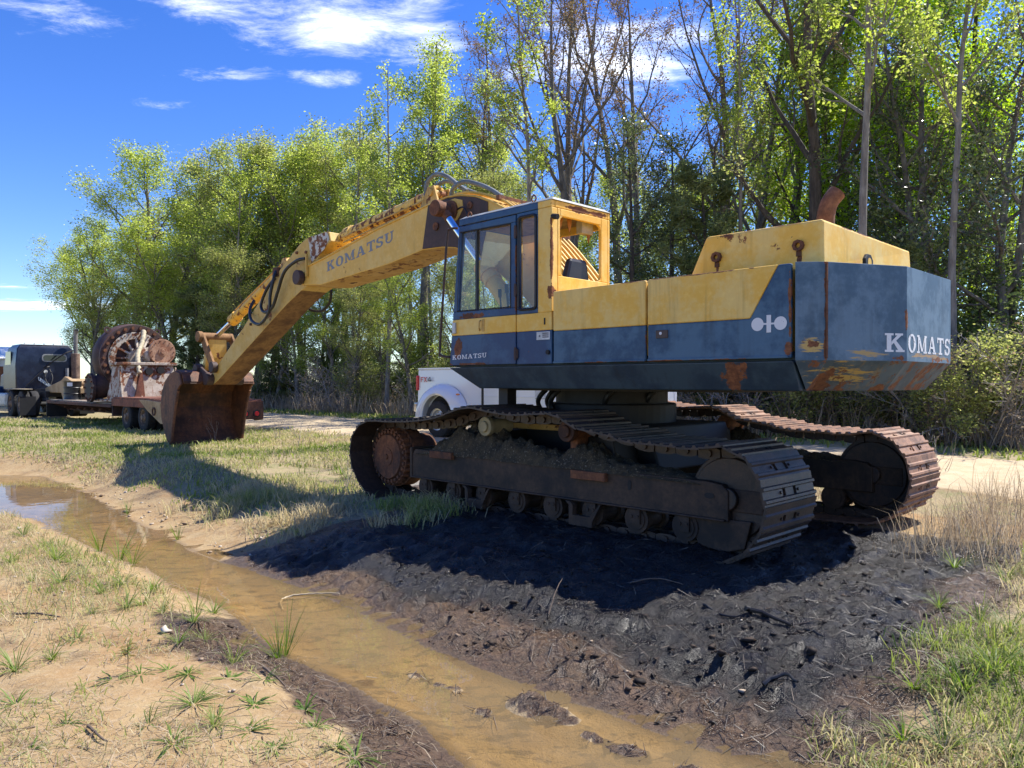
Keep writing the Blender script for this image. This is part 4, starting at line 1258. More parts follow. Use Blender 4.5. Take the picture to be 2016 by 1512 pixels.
    for s in (-1, 1):
        mb = MB(); sp2 = [(11.30, 1.50), (11.40, 1.74), (11.62, 1.80), (11.92, 1.74), (12.20, 1.58), (12.40, 1.33), (12.48, 1.02), (12.42, .71), (12.26, .43), (12.07, .20), (11.90, .20), (11.80, .60), (11.66, 1.05), (11.52, 1.36), (11.40, 1.46)]
        mb.prism(sp2, 'y', s * (bw + .002), s * (bw + .045)); mb.build('side_plate', bucket_m, bk, .01)
        mb = MB(); mb.tube([(11.88, s * (bw + .022), .22), (11.78, s * (bw + .022), .60), (11.64, s * (bw + .022), 1.05), (11.50, s * (bw + .022), 1.36)], .032, 8); mb.build('side_cutter', bucket_m, bk)
        mb = MB(); mb.prism([(10.98, 1.50), (11.30, 1.48), (11.72, 1.80), (11.74, 1.90), (11.58, 1.95), (11.40, 1.86), (11.05, 1.72)], 'y', s * .30, s * .36); mb.build('bucket_ear', primer_m, bk, .012)
        mb = MB(); mb.cyl((11.05, s * .26, 1.61), (11.05, s * .42, 1.61), .13, n=20); mb.build('hinge_boss', primer_m, bk, .01, True)
        mb = MB(); mb.cyl((11.60, s * .27, 1.84), (11.60, s * .42, 1.84), .115, n=20); mb.build('hinge_boss', primer_m, bk, .01, True)
        # top fold plates beside the ears
        mb = MB(); y0, y1 = sorted((s * .42, s * .78)); mb.loft([[(11.24, y0, 1.52), (11.28, y0, 1.50), (11.28, y1, 1.50), (11.24, y1, 1.52)], [(11.40, y0, 1.76), (11.44, y0, 1.74), (11.44, y1, 1.74), (11.40, y1, 1.76)]]); mb.build('top_fold', bucket_m, bk)
    mb = MB(); mb.box(11.97, 12.07, -bw, bw, .12, .20); mb.build('cutting_edge', bucket_m, bk)
    for k in range(5):
        y = -.66 + k * .33
        mb = MB(); mb.loft([[(11.95, y - .06, .20), (12.09, y - .06, .20), (12.09, y + .06, .20), (11.95, y + .06, .20)], [(11.97, y - .03, .0), (12.02, y - .03, .0), (12.02, y + .03, .0), (11.97, y + .03, .0)]]); mb.build('tooth', bucket_m, bk)
    return ex


build_excavator()
# ------------------------------------------------------------------ vehicles and load on the far side
def at_uv(u, v, dz=0.0):
    X, Y = to_xy(u, v)
    return X, Y, float(height(np.array([X]), np.array([Y]))[0]) + dz


tyre_m = simple('tyre_rubber', (.022, .021, .021), .85, 0, .35, 12, .3)
rim_m = rusty('dusty_rim', (.20, .13, .085), (.30, .22, .15), (.09, .055, .04), .8, 1.5, .2)
deck_rust = rusty('trailer_red_rust', (.17, .055, .032), (.29, .115, .062), (.075, .035, .025))
deck_dark = rusty('trailer_dark_rust', (.07, .032, .022), (.13, .055, .035), (.035, .022, .018))
wood_m = rusty('grey_planks', (.22, .18, .14), (.34, .29, .22), (.12, .09, .07), .9, 1.5, .4)
gneck_m = paint('gooseneck_paint', (.30, .19, .085), (.40, .28, .15), .55, .6)
navy_m = paint('navy_truck_paint', (.006, .010, .026), (.014, .022, .045), .12, .25, streak=.3)
lens_red = simple('red_lens', (.55, .02, .03), .25, 0, .1)
lens_amber = simple('amber_lens', (.75, .25, .05), .3, 0, .1)


def wheel(parent, x, y, z, r, w, side, dual=False, rim=None, name='wheel'):
    """side = +1 when the face looks along +y"""
    mb = MB()
    n = 28
    prof = [(r * .60, -w / 2), (r * .86, -w / 2), (r * .97, -w * .42), (r, -w * .30), (r, w * .30), (r * .97, w * .42), (r * .86, w / 2), (r * .60, w / 2)]
    for k in ((0,) if not dual else (0, 1)):
        off = -side * k * (w * 1.15)
        rings = [[(x + rr * math.cos(2 * math.pi * i / n), y + off + yy, z + rr * math.sin(2 * math.pi * i / n)) for i in range(n)] for rr, yy in prof]
        mb.loft(rings, False)
    wo = mb.build(name, tyre_m, parent, 0, True)
    tr = MB()
    for i in range(n * 2):                                  # tread blocks
        a = 2 * math.pi * (i + .5 * (i % 2)) / (n * 2)
        for j in (-1, 0, 1):
            yy = j * w * .21
            c = Vector((x + (r + .003) * math.cos(a), y + yy, z + (r + .003) * math.sin(a)))
            t = Vector((-math.sin(a), 0, math.cos(a))) * (r * .038); q = Vector((0, w * .085, 0)); nn = Vector((math.cos(a), 0, math.sin(a))) * .006
            tr.add([c - t - q - nn, c + t - q - nn, c + t + q - nn, c - t + q - nn, c - t - q + nn, c + t - q + nn, c + t + q + nn, c - t + q + nn], [(4, 5, 6, 7), (0, 1, 5, 4), (2, 3, 7, 6), (1, 2, 6, 5), (3, 0, 4, 7)])
    tr.build('tread', tyre_m, wo)['kind'] = 'stuff'
    rm = MB()
    yf = y + side * w * .5
    rings = []
    for rr, yy in ((r * .62, .0), (r * .60, -.03), (r * .52, -.035), (r * .50, -.10), (r * .28, -.08), (r * .25, -.03), (r * .18, -.01), (r * .16, .03), (.001, .035)):
        rings.append([(x + rr * math.cos(2 * math.pi * i / 24), yf + side * yy, z + rr * math.sin(2 * math.pi * i / 24)) for i in range(24)])
    rm.loft(rings, False)
    for k in range(10):
        a = 2 * math.pi * k / 10; cx, cz = x + r * .36 * math.cos(a), z + r * .36 * math.sin(a)
        rm.cyl((cx, yf - side * .1, cz), (cx, yf - side * .055, cz), .016, n=6)
    rm.build('rim', rim or rim_m, wo, 0, True)
    return wo


def build_trailer():
    t = empty('lowboy_trailer', at_uv(17.6, -1.58), R(135))
    tag(t, 'rusty red lowboy trailer carrying a large pump, parked beyond the bucket', 'trailer')
    z0 = 0
    # rear bogie deck frame
    mb = MB()
    for y in (1.28, -1.28):
        mb.box(-2.55, 1.75, y - .05, y + .05, .68, .90)
    for x in (-2.5, -1.6, -.2, 1.2, 1.7): mb.box(x - .05, x + .05, -1.23, 1.23, .70, .88)
    for y in (.45, -.45): mb.box(-2.5, 1.7, y - .08, y + .08, .50, .86)
    fr = mb.build('rear_frame', deck_rust, t, .01)
    for k in range(13):
        x = -2.5 + k * .33
        mb = MB(); z = .915 - max(0, (-1.4 - x)) * .08; mb.box(x - .155, x + .155, -1.32, 1.32, z - .012, z + .035); mb.build('deck_plank', deck_rust, t, .006)
    # sloped side beam of the beaver tail
    for s in (1, -1):
        mb = MB(); mb.prism([(-2.62, .32), (-2.62, .84), (-1.3, .90), (-.6, .90), (-1.2, .62), (-2.2, .28)], 'y', s * 1.29, s * 1.345); mb.build('side_beam', gneck_m, t, .01)
        mb = MB(); mb.ringcyl((-1.75, s * 1.346, .60), (-1.75, s * 1.37, .60), .12, .08, 14); mb.build('tie_ring', deck_dark, t)
    mb = MB(); mb.box(-2.66, -2.61, -1.34, 1.34, .34, .84); bp = mb.build('rear_bumper', deck_dark, t, .01)
    for y in (-.78, -1.12, .78, 1.12):
        mb = MB(); mb.cyl((-2.665, y, .50), (-2.70, y, .50), .105, n=18); mb.build('tail_light_housing', black_m, bp)
        mb = MB(); mb.cyl((-2.69, y, .50), (-2.715, y, .50), .075, .06, n=18); mb.build('tail_light', lens_red, bp)
    for x in (-.72, .62):
        for s in (1, -1):
            wheel(t, x, s * 1.16, .40, .40, .25, s, True)
            mb = MB(); pts = [Vector((x + .50 * math.cos(R(a)), 0, .42 + .50 * math.sin(R(a)))) for a in range(35, 150, 12)]
            mb.loft([[(p.x, s * .95, p.z), (p.x, s * 1.30, p.z), (p.x * .997 + .003 * x, s * 1.30, p.z - .02), (p.x * .997 + .003 * x, s * .95, p.z - .02)] for p in pts]); mb.build('fender', deck_dark, t)
        mb = MB(); mb.cyl((x, -1.0, .40), (x, 1.0, .40), .07, n=12); mb.build('axle', deck_dark, t)
    # low main deck
    mb = MB()
    for y in (.55, -.55): mb.box(1.75, 9.0, y - .09, y + .09, .36, .70)
    mb.box(1.72, 1.80, -1.3, 1.3, .36, .90)
    for y in (1.27, -1.27): mb.box(1.8, 8.9, y - .05, y + .05, .62, .71)
    mb.build('main_beam', deck_dark, t, .01)
    for k in range(9):
        x = 2.2 + k * .8
        for s in (1, -1):
            mb = MB(); mb.prism([(s * .64, .38), (s * .64, .62), (s * 1.22, .62)], 'x', x - .03, x + .03); mb.build('outrigger', deck_dark, t)
    for s in (1, -1):
        for k in range(3):
            y = s * (.75 + .2 * k)
            mb = MB(); mb.box(1.85 + .05 * k, 8.85 - .08 * k, y - .09, y + .09, .714, .755 + .004 * k); mb.build('deck_plank', wood_m, t, .005)
    mb = MB(); mb.box(1.84, 8.8, -.62, .62, .708, .735); mb.build('centre_deck', deck_dark, t)
    # gooseneck
    for s in (1, -1):
        mb = MB(); mb.prism([(8.6, .40), (9.2, .50), (9.6, .98), (11.8, .98), (11.8, 1.16), (9.6, 1.46), (9.2, 1.60), (8.9, 1.56), (7.2, 1.18), (7.2, .98), (8.6, 1.0)], 'y', s * .50, s * .66); mb.build('gooseneck', gneck_m, t, .02)
        mb = MB(); mb.ringcyl((8.55, s * .661, 1.2), (8.55, s * .68, 1.2), .12, .08, 14); mb.build('tie_ring', deck_dark, t)
    mb = MB(); mb.cyl((9.1, -.66, 1.32), (9.1, .66, 1.32), .2, n=20); mb.box(8.9, 11.6, -.5, .5, 1.0, 1.1); mb.build('gooseneck_cross', gneck_m, t, .01)
    mb = MB(); mb.box(8.95, 9.0, .62, 1.3, .12, .74); mb.build('mud_flap', black_m, t)
    # loose boards at the deck end
    return t


def build_pump():
    Z = .88
    x, y, z = at_uv(20.3, -1.32, Z - .0)
    g = empty('slurry_pump', (x, y, z), R(135))
    tag(g, 'huge rusty round slurry pump on white pedestal loaded on the trailer', 'pump')
    white_rust = paint('white_rust_paint', (.36, .29, .22), (.50, .44, .36), 1.18, .6, streak=.7, dark=(.25, .10, .05))
    brown = rusty('pump_casing_rust', (.055, .028, .024), (.10, .045, .034), (.035, .022, .02), .7, 1.2, .3)
    orange = rusty('pump_pale_rust', (.38, .20, .11), (.50, .32, .21), (.24, .10, .05), .8, 2.0, .2)
    # volute casing: rounded disc, axis along x
    mb = MB(); n = 48; rings = []
    for xx, rr in ((.95, .75), (.95, .95), (.88, 1.05), (.72, 1.12), (.45, 1.12), (.28, 1.06), (.20, .98), (.18, .80)):
        rings.append([(xx, rr * math.cos(2 * math.pi * i / n), 1.30 + rr * math.sin(2 * math.pi * i / n)) for i in range(n)])
    mb.loft(rings); cs = mb.build('casing', brown, g, 0, True)
    mb = MB(); mb.ringcyl((.20, 0, 1.30), (.08, 0, 1.30), 1.08, .86, n); mb.build('casing_flange', brown, g, .01, True)
    for k in range(26):
        a = 2 * math.pi * k / 26
        c = (.08, .97 * math.cos(a), 1.30 + .97 * math.sin(a))
        mb = MB(); mb.cyl(c, (.0, c[1], c[2]), .055, n=6); mb.build('bolt', rusty('bolt_rust') if k == 0 else bpy.data.materials['bolt_rust'], g)
    mb = MB(); mb.ringcyl((.14, 0, 1.30), (.05, 0, 1.30), .84, .62, 40); mb.build('inner_ring', white_rust, g, .008, True)
    for k in range(40):
        a = 2 * math.pi * k / 40
        c = (.05, .78 * math.cos(a), 1.30 + .78 * math.sin(a))
        mb = MB(); mb.cyl(c, (.02, c[1], c[2]), .022, n=6); mb.build('bolt', bpy.data.materials['bolt_rust'], g)
    mb = MB(); mb.cyl((.15, 0, 1.30), (.12, 0, 1.30), .63, n=40); mb.build('back_plate', brown, g)
    for k in range(12):
        a = 2 * math.pi * k / 12
        mb = MB(); d = Vector((0, math.cos(a), math.sin(a))); e = Vector((0, -math.sin(a), math.cos(a))) * .03
        c = Vector((.12, 0, 1.30)); p0 = c + d * .25; p1 = c + d * .64; q = Vector((-.22, 0, 0))
        mb.loft([[p0 - e, p0 + e, p0 + e + q, p0 - e + q], [p1 - e, p1 + e, p1 + e + q * .3, p1 - e + q * .3]]); mb.build('rib', white_rust, g)
    mb = MB(); mb.cyl((.15, 0, 1.30), (-.35, 0, 1.30), .30, .26, 24); mb.cyl((-.35, 0, 1.30), (-.40, 0, 1.30), .36, n=24); mb.cyl((-.40, -.0, 1.30), (-1.1, -.12, 1.34), .22, n=20); mb.cyl((-.7, -.05, 1.32), (-.85, -.08, 1.33), .30, n=20); mb.build('bearing_housing', white_rust, g, .01, True)
    mb = MB(); mb.cyl((-1.0, -.32, 1.48), (-1.22, -.32, 1.48), .36, n=32); mb.cyl((-1.22, -.32, 1.48), (-1.27, -.32, 1.48), .395, n=32); mb.cyl((-1.27, -.32, 1.48), (-1.31, -.32, 1.48), .13, n=20); mb.cyl((-1.3, -.32, 1.48), (-1.33, -.32, 1.48), .07, n=16)
    ef = mb.build('end_cover', orange, g, .008, True)
    for k in range(14):
        a = 2 * math.pi * k / 14; c = (-1.27, -.32 + .335 * math.cos(a), 1.48 + .335 * math.sin(a))
        mb = MB(); mb.cyl(c, (-1.29, c[1], c[2]), .018, n=6); mb.build('bolt', bpy.data.materials['bolt_rust'], g)
    # pedestal
    mb = MB()
    mb.loft([[(-1.5, 1.02, 0), (-.35, 1.02, 0), (-.35, -.72, 0), (-1.5, -.72, 0)], [(-1.35, .86, 1.05), (-.42, .86, 1.05), (-.42, -.62, 1.05), (-1.35, -.62, 1.05)]])
    mb.box(-1.45, -.3, -.70, .92, 1.052, 1.14)
    mb.box(-1.6, 1.0, -.8, 1.05, -.06, .0)
    pd = mb.build('pedestal', white_rust, g, .015)
    for (yy, zz) in ((.14, .86), (-.2, .9)):
        mb = MB(); mb.cyl((-1.46, yy, zz), (-1.36, yy, zz), .11, n=16); mb.build('access_hole', black_m, pd)
    for yy in (.95, .40, -.68):
        mb = MB(); mb.prism([(-1.62, 0), (-1.40, 0), (-1.36, 1.0)], 'y', yy - .02, yy + .02); mb.build('gusset', white_rust, pd)
    mb = MB(); mb.prism([(.62, 0), (.30, 0), (.40, 1.0)], 'x', -1.58, -1.52); mb.build('gusset', deck_rust, pd)
    # discharge branch with bolted flange
    mb = MB(); mb.tube([(.58, .55, .55), (.60, .95, .38), (.62, 1.15, .36)], [.42, .38, .36], 24); mb.build('discharge_branch', brown, g, 0, True)
    mb = MB(); mb.ringcyl((.62, 1.15, .36), (.62, 1.24, .36), .46, .28, 28); mb.cyl((.62, 1.14, .36), (.62, 1.16, .36), .29, n=24); fl = mb.build('discharge_flange', brown, g)
    mb = MB(); mb.cyl((.62, 1.241, .36), (.62, 1.243, .36), .275, n=24); mb.build('pipe_mouth', black_m, g)
    for k in range(12):
        a = 2 * math.pi * k / 12; c = (.62 + .38 * math.cos(a), 1.24, .36 + .38 * math.sin(a))
        mb = MB(); mb.cyl(c, (c[0], 1.29, c[2]), .03, n=6); mb.build('bolt', bpy.data.materials['bolt_rust'], g)
    for s in (-1, 1):
        mb = MB(); a = R(90 + s * 42); c = Vector((.4, 1.14 * math.cos(a), 1.30 + 1.14 * math.sin(a))); mb.ringcyl(c + Vector((-.04, 0, .05)), c + Vector((.04, 0, .05)), .10, .05, 14); mb.build('lifting_lug', brown, g)
    # draped ribbed hose
    mb = MB(); pts = catmull([(.0, -.18, 2.15), (-.3, -.1, 2.1), (-.62, .08, 1.72), (-.95, .30, 1.42), (-1.3, .42, 1.12), (-1.56, .46, .8)], 9)
    mb.tube(pts, [.075 if i % 3 else .060 for i in range(len(pts))], 10); mb.build('ribbed_hose', simple('straw_hose', (.42, .36, .24), .8), g, 0, True)
    return g


def build_drum():
    x, y, z = at_uv(25.1, -.75, .755)
    d = empty('steel_drum', (x, y, z), R(135))
    tag(d, 'black steel drum with white label on the trailer deck', 'drum')
    mb = MB(); n = 32
    prof = [(.28, 0), (.295, .01), (.285, .03), (.285, .28), (.298, .30), (.285, .32), (.285, .55), (.298, .57), (.285, .59), (.285, .83), (.297, .85), (.297, .87), (.27, .87), (.27, .85)]
    mb.loft([[(r * math.cos(2 * math.pi * i / n), r * math.sin(2 * math.pi * i / n), z) for i in range(n)] for r, z in prof])
    mb.v = [(p[0], p[1], p[2] * .78) for p in mb.v]
    mb.build('drum_body', simple('black_drum_paint', (.012, .012, .014), .4), d, 0, True)
    mb = MB(); pts = []
    for i in range(7):
        a = R(128 + i * 6) ; pts.append((.289 * math.cos(a), .289 * math.sin(a)))
    v = [(p[0], p[1], .50) for p in pts] + [(p[0], p[1], .63) for p in pts]
    mb.add(v, [(i, i + 1, i + 8, i + 7) for i in range(6)]); mb.build('label_sheet', white_m, d)


def build_tractor():
    t = empty('semi_truck', at_uv(30.3, -1.25), R(135))
    tag(t, 'dark blue day-cab semi truck hitched to the trailer', 'truck')
    mb = MB()
    for y in (.42, -.42): mb.box(-1.6, 5.6, y - .05, y + .05, .80, 1.05)
    for x in (-1.5, -.1, 1.4, 3.2): mb.box(x - .05, x + .05, -.36, .36, .82, 1.03)
    mb.build('chassis', black_m, t)
    for x in (-.80, .82):
        for s in (1, -1): wheel(t, x, s * 1.05, .53, .53, .28, s, True)
        mb = MB(); mb.cyl((x, -1, .53), (x, 1, .53), .1, n=12); mb.build('axle', black_m, t)
    for s in (1, -1):
        wheel(t, 4.6, s * 1.05, .53, .53, .3, s)
        mb = MB(); mb.box(1.75, 3.2, s * .75, s * 1.2, .38, .95); mb.build('fuel_tank', simple('tank_white', (.55, .53, .46), .5), t, .12)
        mb = MB(); mb.box(-1.42, -1.38, s * .78, s * 1.32, .12, .85); mb.build('mud_flap', black_m, t)
        mb = MB(); mb.box(-1.5, 1.5, s * .9, s * 1.22, 1.12, 1.15); mb.build('quarter_fender', simple('tan_fender', (.35, .29, .20), .6), t, .01)
    mb = MB(); mb.cyl((0, 0, 1.05), (0, 0, 1.14), .5, n=24); mb.build('fifth_wheel', dark_m, t)
    # cab
    mb = MB()
    mb.loft([[(.35, 1.08, 1.10), (2.5, 1.08, 1.10), (2.5, -1.05, 1.10), (.35, -1.05, 1.10)], [(.32, 1.10, 2.1), (2.45, 1.10, 2.1), (2.45, -1.07, 2.1), (.32, -1.07, 2.1)], [(.34, 1.04, 2.78), (2.1, 1.0, 2.80), (2.1, -.97, 2.80), (.34, -1.01, 2.78)], [(.42, .92, 2.95), (1.95, .86, 2.97), (1.95, -.83, 2.97), (.42, -.89, 2.95)]])
    c = mb.build('cab', navy_m, t, .04, True)
    mb = MB(); mb.box(.40, 2.0, -.84, .87, 2.952, 2.975); mb.build('roof_skin', simple('sunlit_roof', (.55, .58, .62), .4), c, .01)  # pale sheet puts sunlight on the navy roof into colour
    def rrect(cx, cz, w, h, r, n=5):
        o = []
        for (sx, sz, a0) in ((1, 1, 0), (-1, 1, 90), (-1, -1, 180), (1, -1, 270)):
            o += arc(cx + sx * (w / 2 - r), cz + sz * (h / 2 - r), r, a0, a0 + 90, n)
        return o
    mb = MB(); mb.prism(rrect(-.30, 2.42, .92, .32, .12), 'x', .285, .33); wd = mb.build('rear_window_frame', simple('window_trim', (.30, .31, .30), .4), c)
    mb = MB(); mb.prism(rrect(-.30, 2.42, .82, .23, .09), 'x', .275, .287); mb.build('window_pane', simple('dark_glass', (.02, .025, .025), .06), c)
    mb = MB(); mb.prism([(1.15, 2.12), (2.15, 2.12), (2.02, 2.68), (1.15, 2.68)], 'y', 1.06, 1.095); mb.build('door_window', simple('dark_glass_side', (.03, .04, .045), .05), c)
    mb = MB(); mb.loft([[(2.46, .95, 2.12), (2.47, -.92, 2.12), (2.14, -.88, 2.72), (2.13, .91, 2.72)], [(2.48, .95, 2.12), (2.49, -.92, 2.12), (2.16, -.88, 2.72), (2.15, .91, 2.72)]]); mb.build('windscreen', simple('dark_glass_front', (.03, .04, .045), .05), c)
    for y in (.7, .35, .0, -.35, -.7):
        mb = MB(); mb.cyl((.62, y, 2.96), (.62, y, 3.03), .05, .04, 10); mb.build('clearance_light', simple('lamp_grey', (.5, .45, .38), .3), c)
    mb = MB(); mb.loft([[(2.5, .85, 1.0), (2.5, -.82, 1.0), (2.5, -.80, 2.0), (2.5, .83, 2.0)], [(4.9, .75, .95), (4.9, -.72, .95), (4.9, -.68, 1.75), (4.9, .71, 1.75)]]); mb.build('engine_hood', navy_m, t, .08, True)
    for s in (1, -1):
        mb = MB(); pts = [(4.6 + .68 * math.cos(R(a)), .55 + .68 * math.sin(R(a))) for a in range(0, 181, 15)]
        mb.loft([[(p[0], s * .7, p[1]), (p[0], s * 1.22, p[1]), (p[0], s * 1.22, p[1] - .04), (p[0], s * .7, p[1] - .04)] for p in pts]); mb.build('front_fender', navy_m, t)
    mb = MB(); mb.box(5.3, 5.45, -1.15, 1.15, .45, .75); mb.build('front_bumper', chrome_m, t, .03)
    # exhaust and intake stacks
    mb = MB(); mb.cyl((.15, -1.05, 1.2), (.15, -1.05, 2.62), .17, n=20); mb.build('muffler', rusty('muffler_rust', (.16, .10, .07), (.26, .18, .13), (.08, .05, .04)), t, .02, True)
    mb = MB(); mb.tube(catmull([(.15, -1.05, 2.6), (.15, -1.05, 3.2), (.14, -1.05, 3.45), (.05, -1.05, 3.62)], 5), .085, 14, False); mb.build('exhaust_pipe', simple('sooty_pipe', (.18, .17, .16), .6), t, 0, True)
    mb = MB(); mb.box(1.9, 1.98, -1.42, -1.2, 2.15, 2.65); mb.cyl((1.95, -1.05, 2.6), (1.95, -1.3, 2.6), .015, n=6); mb.build('side_mirror', dark_m, t)
    # air lines
    mb = MB(); pts = [(.18 - .02 * (i / 40), .30 - .008 * i + .03 * math.sin(i * .9), 1.55 + .07 * math.cos(i * .9) - .006 * i) for i in range(70)]
    mb.tube(pts, .014, 5); mb.build('coiled_air_line', simple('pale_coil', (.55, .62, .66), .4), t, 0, True)
    for (p, m) in (([(.25, -.1, 1.95), (.0, -.15, 1.6), (-.1, -.05, 1.3)], black_m), ([(.25, .0, 1.9), (.1, .1, 1.6), (-.05, .05, 1.35)], black_m), ([(.28, .1, 2.0), (-.2, -.55, 2.6), (.2, -1.0, 2.75)], dark_m), ([(.25, .75, 1.25), (.2, .1, 1.95), (.25, -.1, 2.05)], dark_m)):
        mb = MB(); mb.tube(catmull(p, 5), .025, 6); mb.build('air_hose', m, t, 0, True)
    mb = MB(); mb.cyl((.28, .05, 1.85), (.20, .05, 1.85), .07, n=12); mb.build('work_lamp', simple('lamp_lens', (.6, .6, .55), .2), t)
    mb = MB(); mb.box(.0, .3, -.75, -.70, 1.15, 2.0); mb.build('hose_post', simple('post_grey', (.35, .35, .34), .5), t)


def build_pickup():
    x, y, z = at_uv(8.35, -5.05)
    t = empty('pickup_truck', (x, y, z), R(315))
    tag(t, 'white pickup truck parked on the dirt road behind the excavator', 'pickup')
    g = G('white_car_paint'); g.set((.74, .76, .79), .18, 0, .5); g.b.inputs['Coat Weight'].default_value = .6; g.b.inputs['Coat Roughness'].default_value = .06; wp = g.m
    ra = .44                                   # wheel arch radius
    def side(x0, x1, top, cx):
        a = [(cx + (ra + .09) * math.cos(R(q)), .46 + (ra + .09) * math.sin(R(q))) for q in range(180, -1, -12)]
        return [(x0, .62)] + [(cx - ra - .09, .62)] + [p for p in a if p[1] > .62] + [(cx + ra + .09, .62), (x1, .62), (x1, top), (x0, top)]
    # bed
    mb = MB()
    for s in (1, -1):
        pl = side(-.98, 1.36, 1.60, 0)
        n = len(pl)
        def sec(y, k): return [(p[0], s * (y - (.06 if p[1] > 1.5 else 0) - (.03 if p[1] < .7 else 0)), p[1]) for p in pl]
        mb.add(sec(1.0, 0) + sec(.90, 0), [tuple(range(n)), tuple(range(2 * n - 1, n - 1, -1))] + [(i, i + n, (i + 1) % n + n, (i + 1) % n) for i in range(n)])
    mb.box(-.98, -.93, -.895, .895, .70, 1.58); mb.box(1.30, 1.36, -.895, .895, .80, 1.56); mb.box(-.93, 1.3, -.895, .895, .80, .84)
    bed = mb.build('bed', wp, t, .025, True)
    for s in (1, -1):
        mb = MB(); mb.box(-.98, 1.34, s * .88, s * .955, 1.601, 1.64); mb.build('bed_rail', wp, bed, .015)
        # wide rear arch flare
        mb = MB(); rings = []
        for q in range(-8, 189, 9):
            c, s_ = math.cos(R(q)), math.sin(R(q))
            P = lambda r, y: (r * c * (1.18 if r > .6 else 1.02), s * y, .46 + r * s_)
            rings.append([P(.545, .985), P(.535, 1.17), P(.58, 1.20), P(.68, 1.17), P(.76, 1.08), P(.80, .99)])
        mb.loft(rings); mb.build('wheel_flare', wp, bed, 0, True)
        mb = MB(); mb.cyl((0, s * .80, .62), (0, s * .98, .62), .60, n=28); mb.build('wheel_well', black_m, t)
        rm = bpy.data.materials.get('alloy_rim') or simple('alloy_rim', (.62, .62, .62), .3, .6, .1)
        wheel(t, 0, s * 1.02, .43, .43, .29, s, True, rm)
        wheel(t, 4.05, s * .92, .43, .43, .29, s, False, rm)
        mb = MB(); mb.box(-1.0, -.93, s * .86, s * 1.005, 1.10, 1.46); mb.build('tail_light', lens_red, bed, .02)
        mb = MB(); mb.box(.62, .84, s * 1.01, s * 1.15, .44, .66); mb.build('mud_guard', black_m, t, .02)
        mb = MB(); mb.cyl((.70, s * 1.10, 1.02), (.70, s * 1.135, 1.02), .035, n=10); mb.v = [(.70 + (p[0] - .70) * 1.6, p[1], 1.02 + (p[2] - 1.02) * .6) for p in mb.v]; mb.build('marker_light', lens_amber, bed)
    mb = MB(); mb.loft([[(-1.02, -.98, .56), (-1.02, .98, .56), (-1.02, .98, .80), (-1.02, -.98, .80)], [(-1.20, -.92, .58), (-1.20, .92, .58), (-1.20, .92, .80), (-1.20, -.92, .80)]]); mb.build('rear_bumper', chrome_m, t, .03)
    # cab
    mb = MB()
    for s in (1, -1):
        body = [(1.42, .55), (3.45, .55), (3.45, 1.52), (1.42, 1.55)]
        mb.prism(body, 'y', s * .93, s * 1.0)
    mb.box(1.42, 3.45, -.93, .93, .55, .62)
    mb.loft([[(1.44, .95, 1.53), (3.75, .95, 1.50), (3.75, -.95, 1.50), (1.44, -.95, 1.53)], [(1.62, .80, 2.05), (2.95, .80, 2.08), (2.95, -.80, 2.08), (1.62, -.80, 2.05)]])
    cab = mb.build('cab', wp, t, .03, True)
    for s in (1, -1):
        for (a, b) in ((1.75, 2.42), (2.50, 3.20)):
            mb = MB(); mb.loft([[(a - .08, s * .935, 1.57), (b + .1, s * .935, 1.57), (b + .1, s * .955, 1.57), (a - .08, s * .955, 1.57)], [(a + .02, s * .815, 1.98), (b - .1, s * .815, 1.98), (b - .1, s * .835, 1.98), (a + .02, s * .835, 1.98)]]); mb.build('door_window', simple('pickup_glass', (.02, .025, .03), .05) if not bpy.data.materials.get('pickup_glass') else bpy.data.materials['pickup_glass'], cab)
        for xx in (1.39, 2.44, 3.40):
            mb = MB(); mb.box(xx - .008 if xx > 1.4 else xx - .028, xx + .008 if xx > 1.4 else xx + .028, s * .99, s * 1.0015, .60, 1.52); mb.build('door_seam', black_m, cab)
        mb = MB(); mb.box(1.46, 3.42, s * 1.0, s * 1.012, .98, 1.0); mb.build('body_crease', wp, cab, .004)
        for xx in (2.30, 3.25):
            mb = MB(); mb.box(xx - .10, xx + .02, s * 1.0, s * 1.03, 1.25, 1.29); mb.build('door_handle', wp, cab, .01)
        mb = MB(); mb.box(3.30, 3.42, s * 1.05, s * 1.30, 1.55, 1.85); mb.build('side_mirror', wp, cab, .03)
    mb = MB(); mb.loft([[(3.75, .86, 1.53), (3.75, -.86, 1.53), (2.98, -.76, 2.05), (2.98, .76, 2.05)], [(3.77, .86, 1.54), (3.77, -.86, 1.54), (3.0, -.76, 2.06), (3.0, .76, 2.06)]]); mb.build('windscreen', bpy.data.materials['pickup_glass'], cab)
    # front clip
    mb = MB()
    for s in (1, -1):
        pl = side(3.46, 5.15, 1.42, 4.05); n = len(pl)
        def sec2(y): return [(p[0], s * y, p[1]) for p in pl]
        mb.add(sec2(1.0) + sec2(.88), [tuple(range(n)), tuple(range(2 * n - 1, n - 1, -1))] + [(i, i + n, (i + 1) % n + n, (i + 1) % n) for i in range(n)])
    mb.loft([[(3.46, .95, 1.45), (3.46, -.95, 1.45), (3.46, -.9, 1.54), (3.46, .9, 1.54)], [(5.12, .9, 1.36), (5.12, -.9, 1.36), (5.12, -.82, 1.44), (5.12, .82, 1.44)]])
    mb.box(5.05, 5.15, -.88, .88, .75, 1.36)
    mb.build('front_clip', wp, t, .03, True)
    mb = MB(); mb.box(5.16, 5.32, -.98, .98, .50, .76); mb.build('front_bumper', chrome_m, t, .04)
    mb = MB(); mb.box(-.9, 5.0, -.5, .5, .45, .58); mb.build('chassis', black_m, t)
    red_ink = simple('decal_red', (.50, .05, .05), .4); dk_ink = simple('decal_grey', (.06, .05, .055), .4)
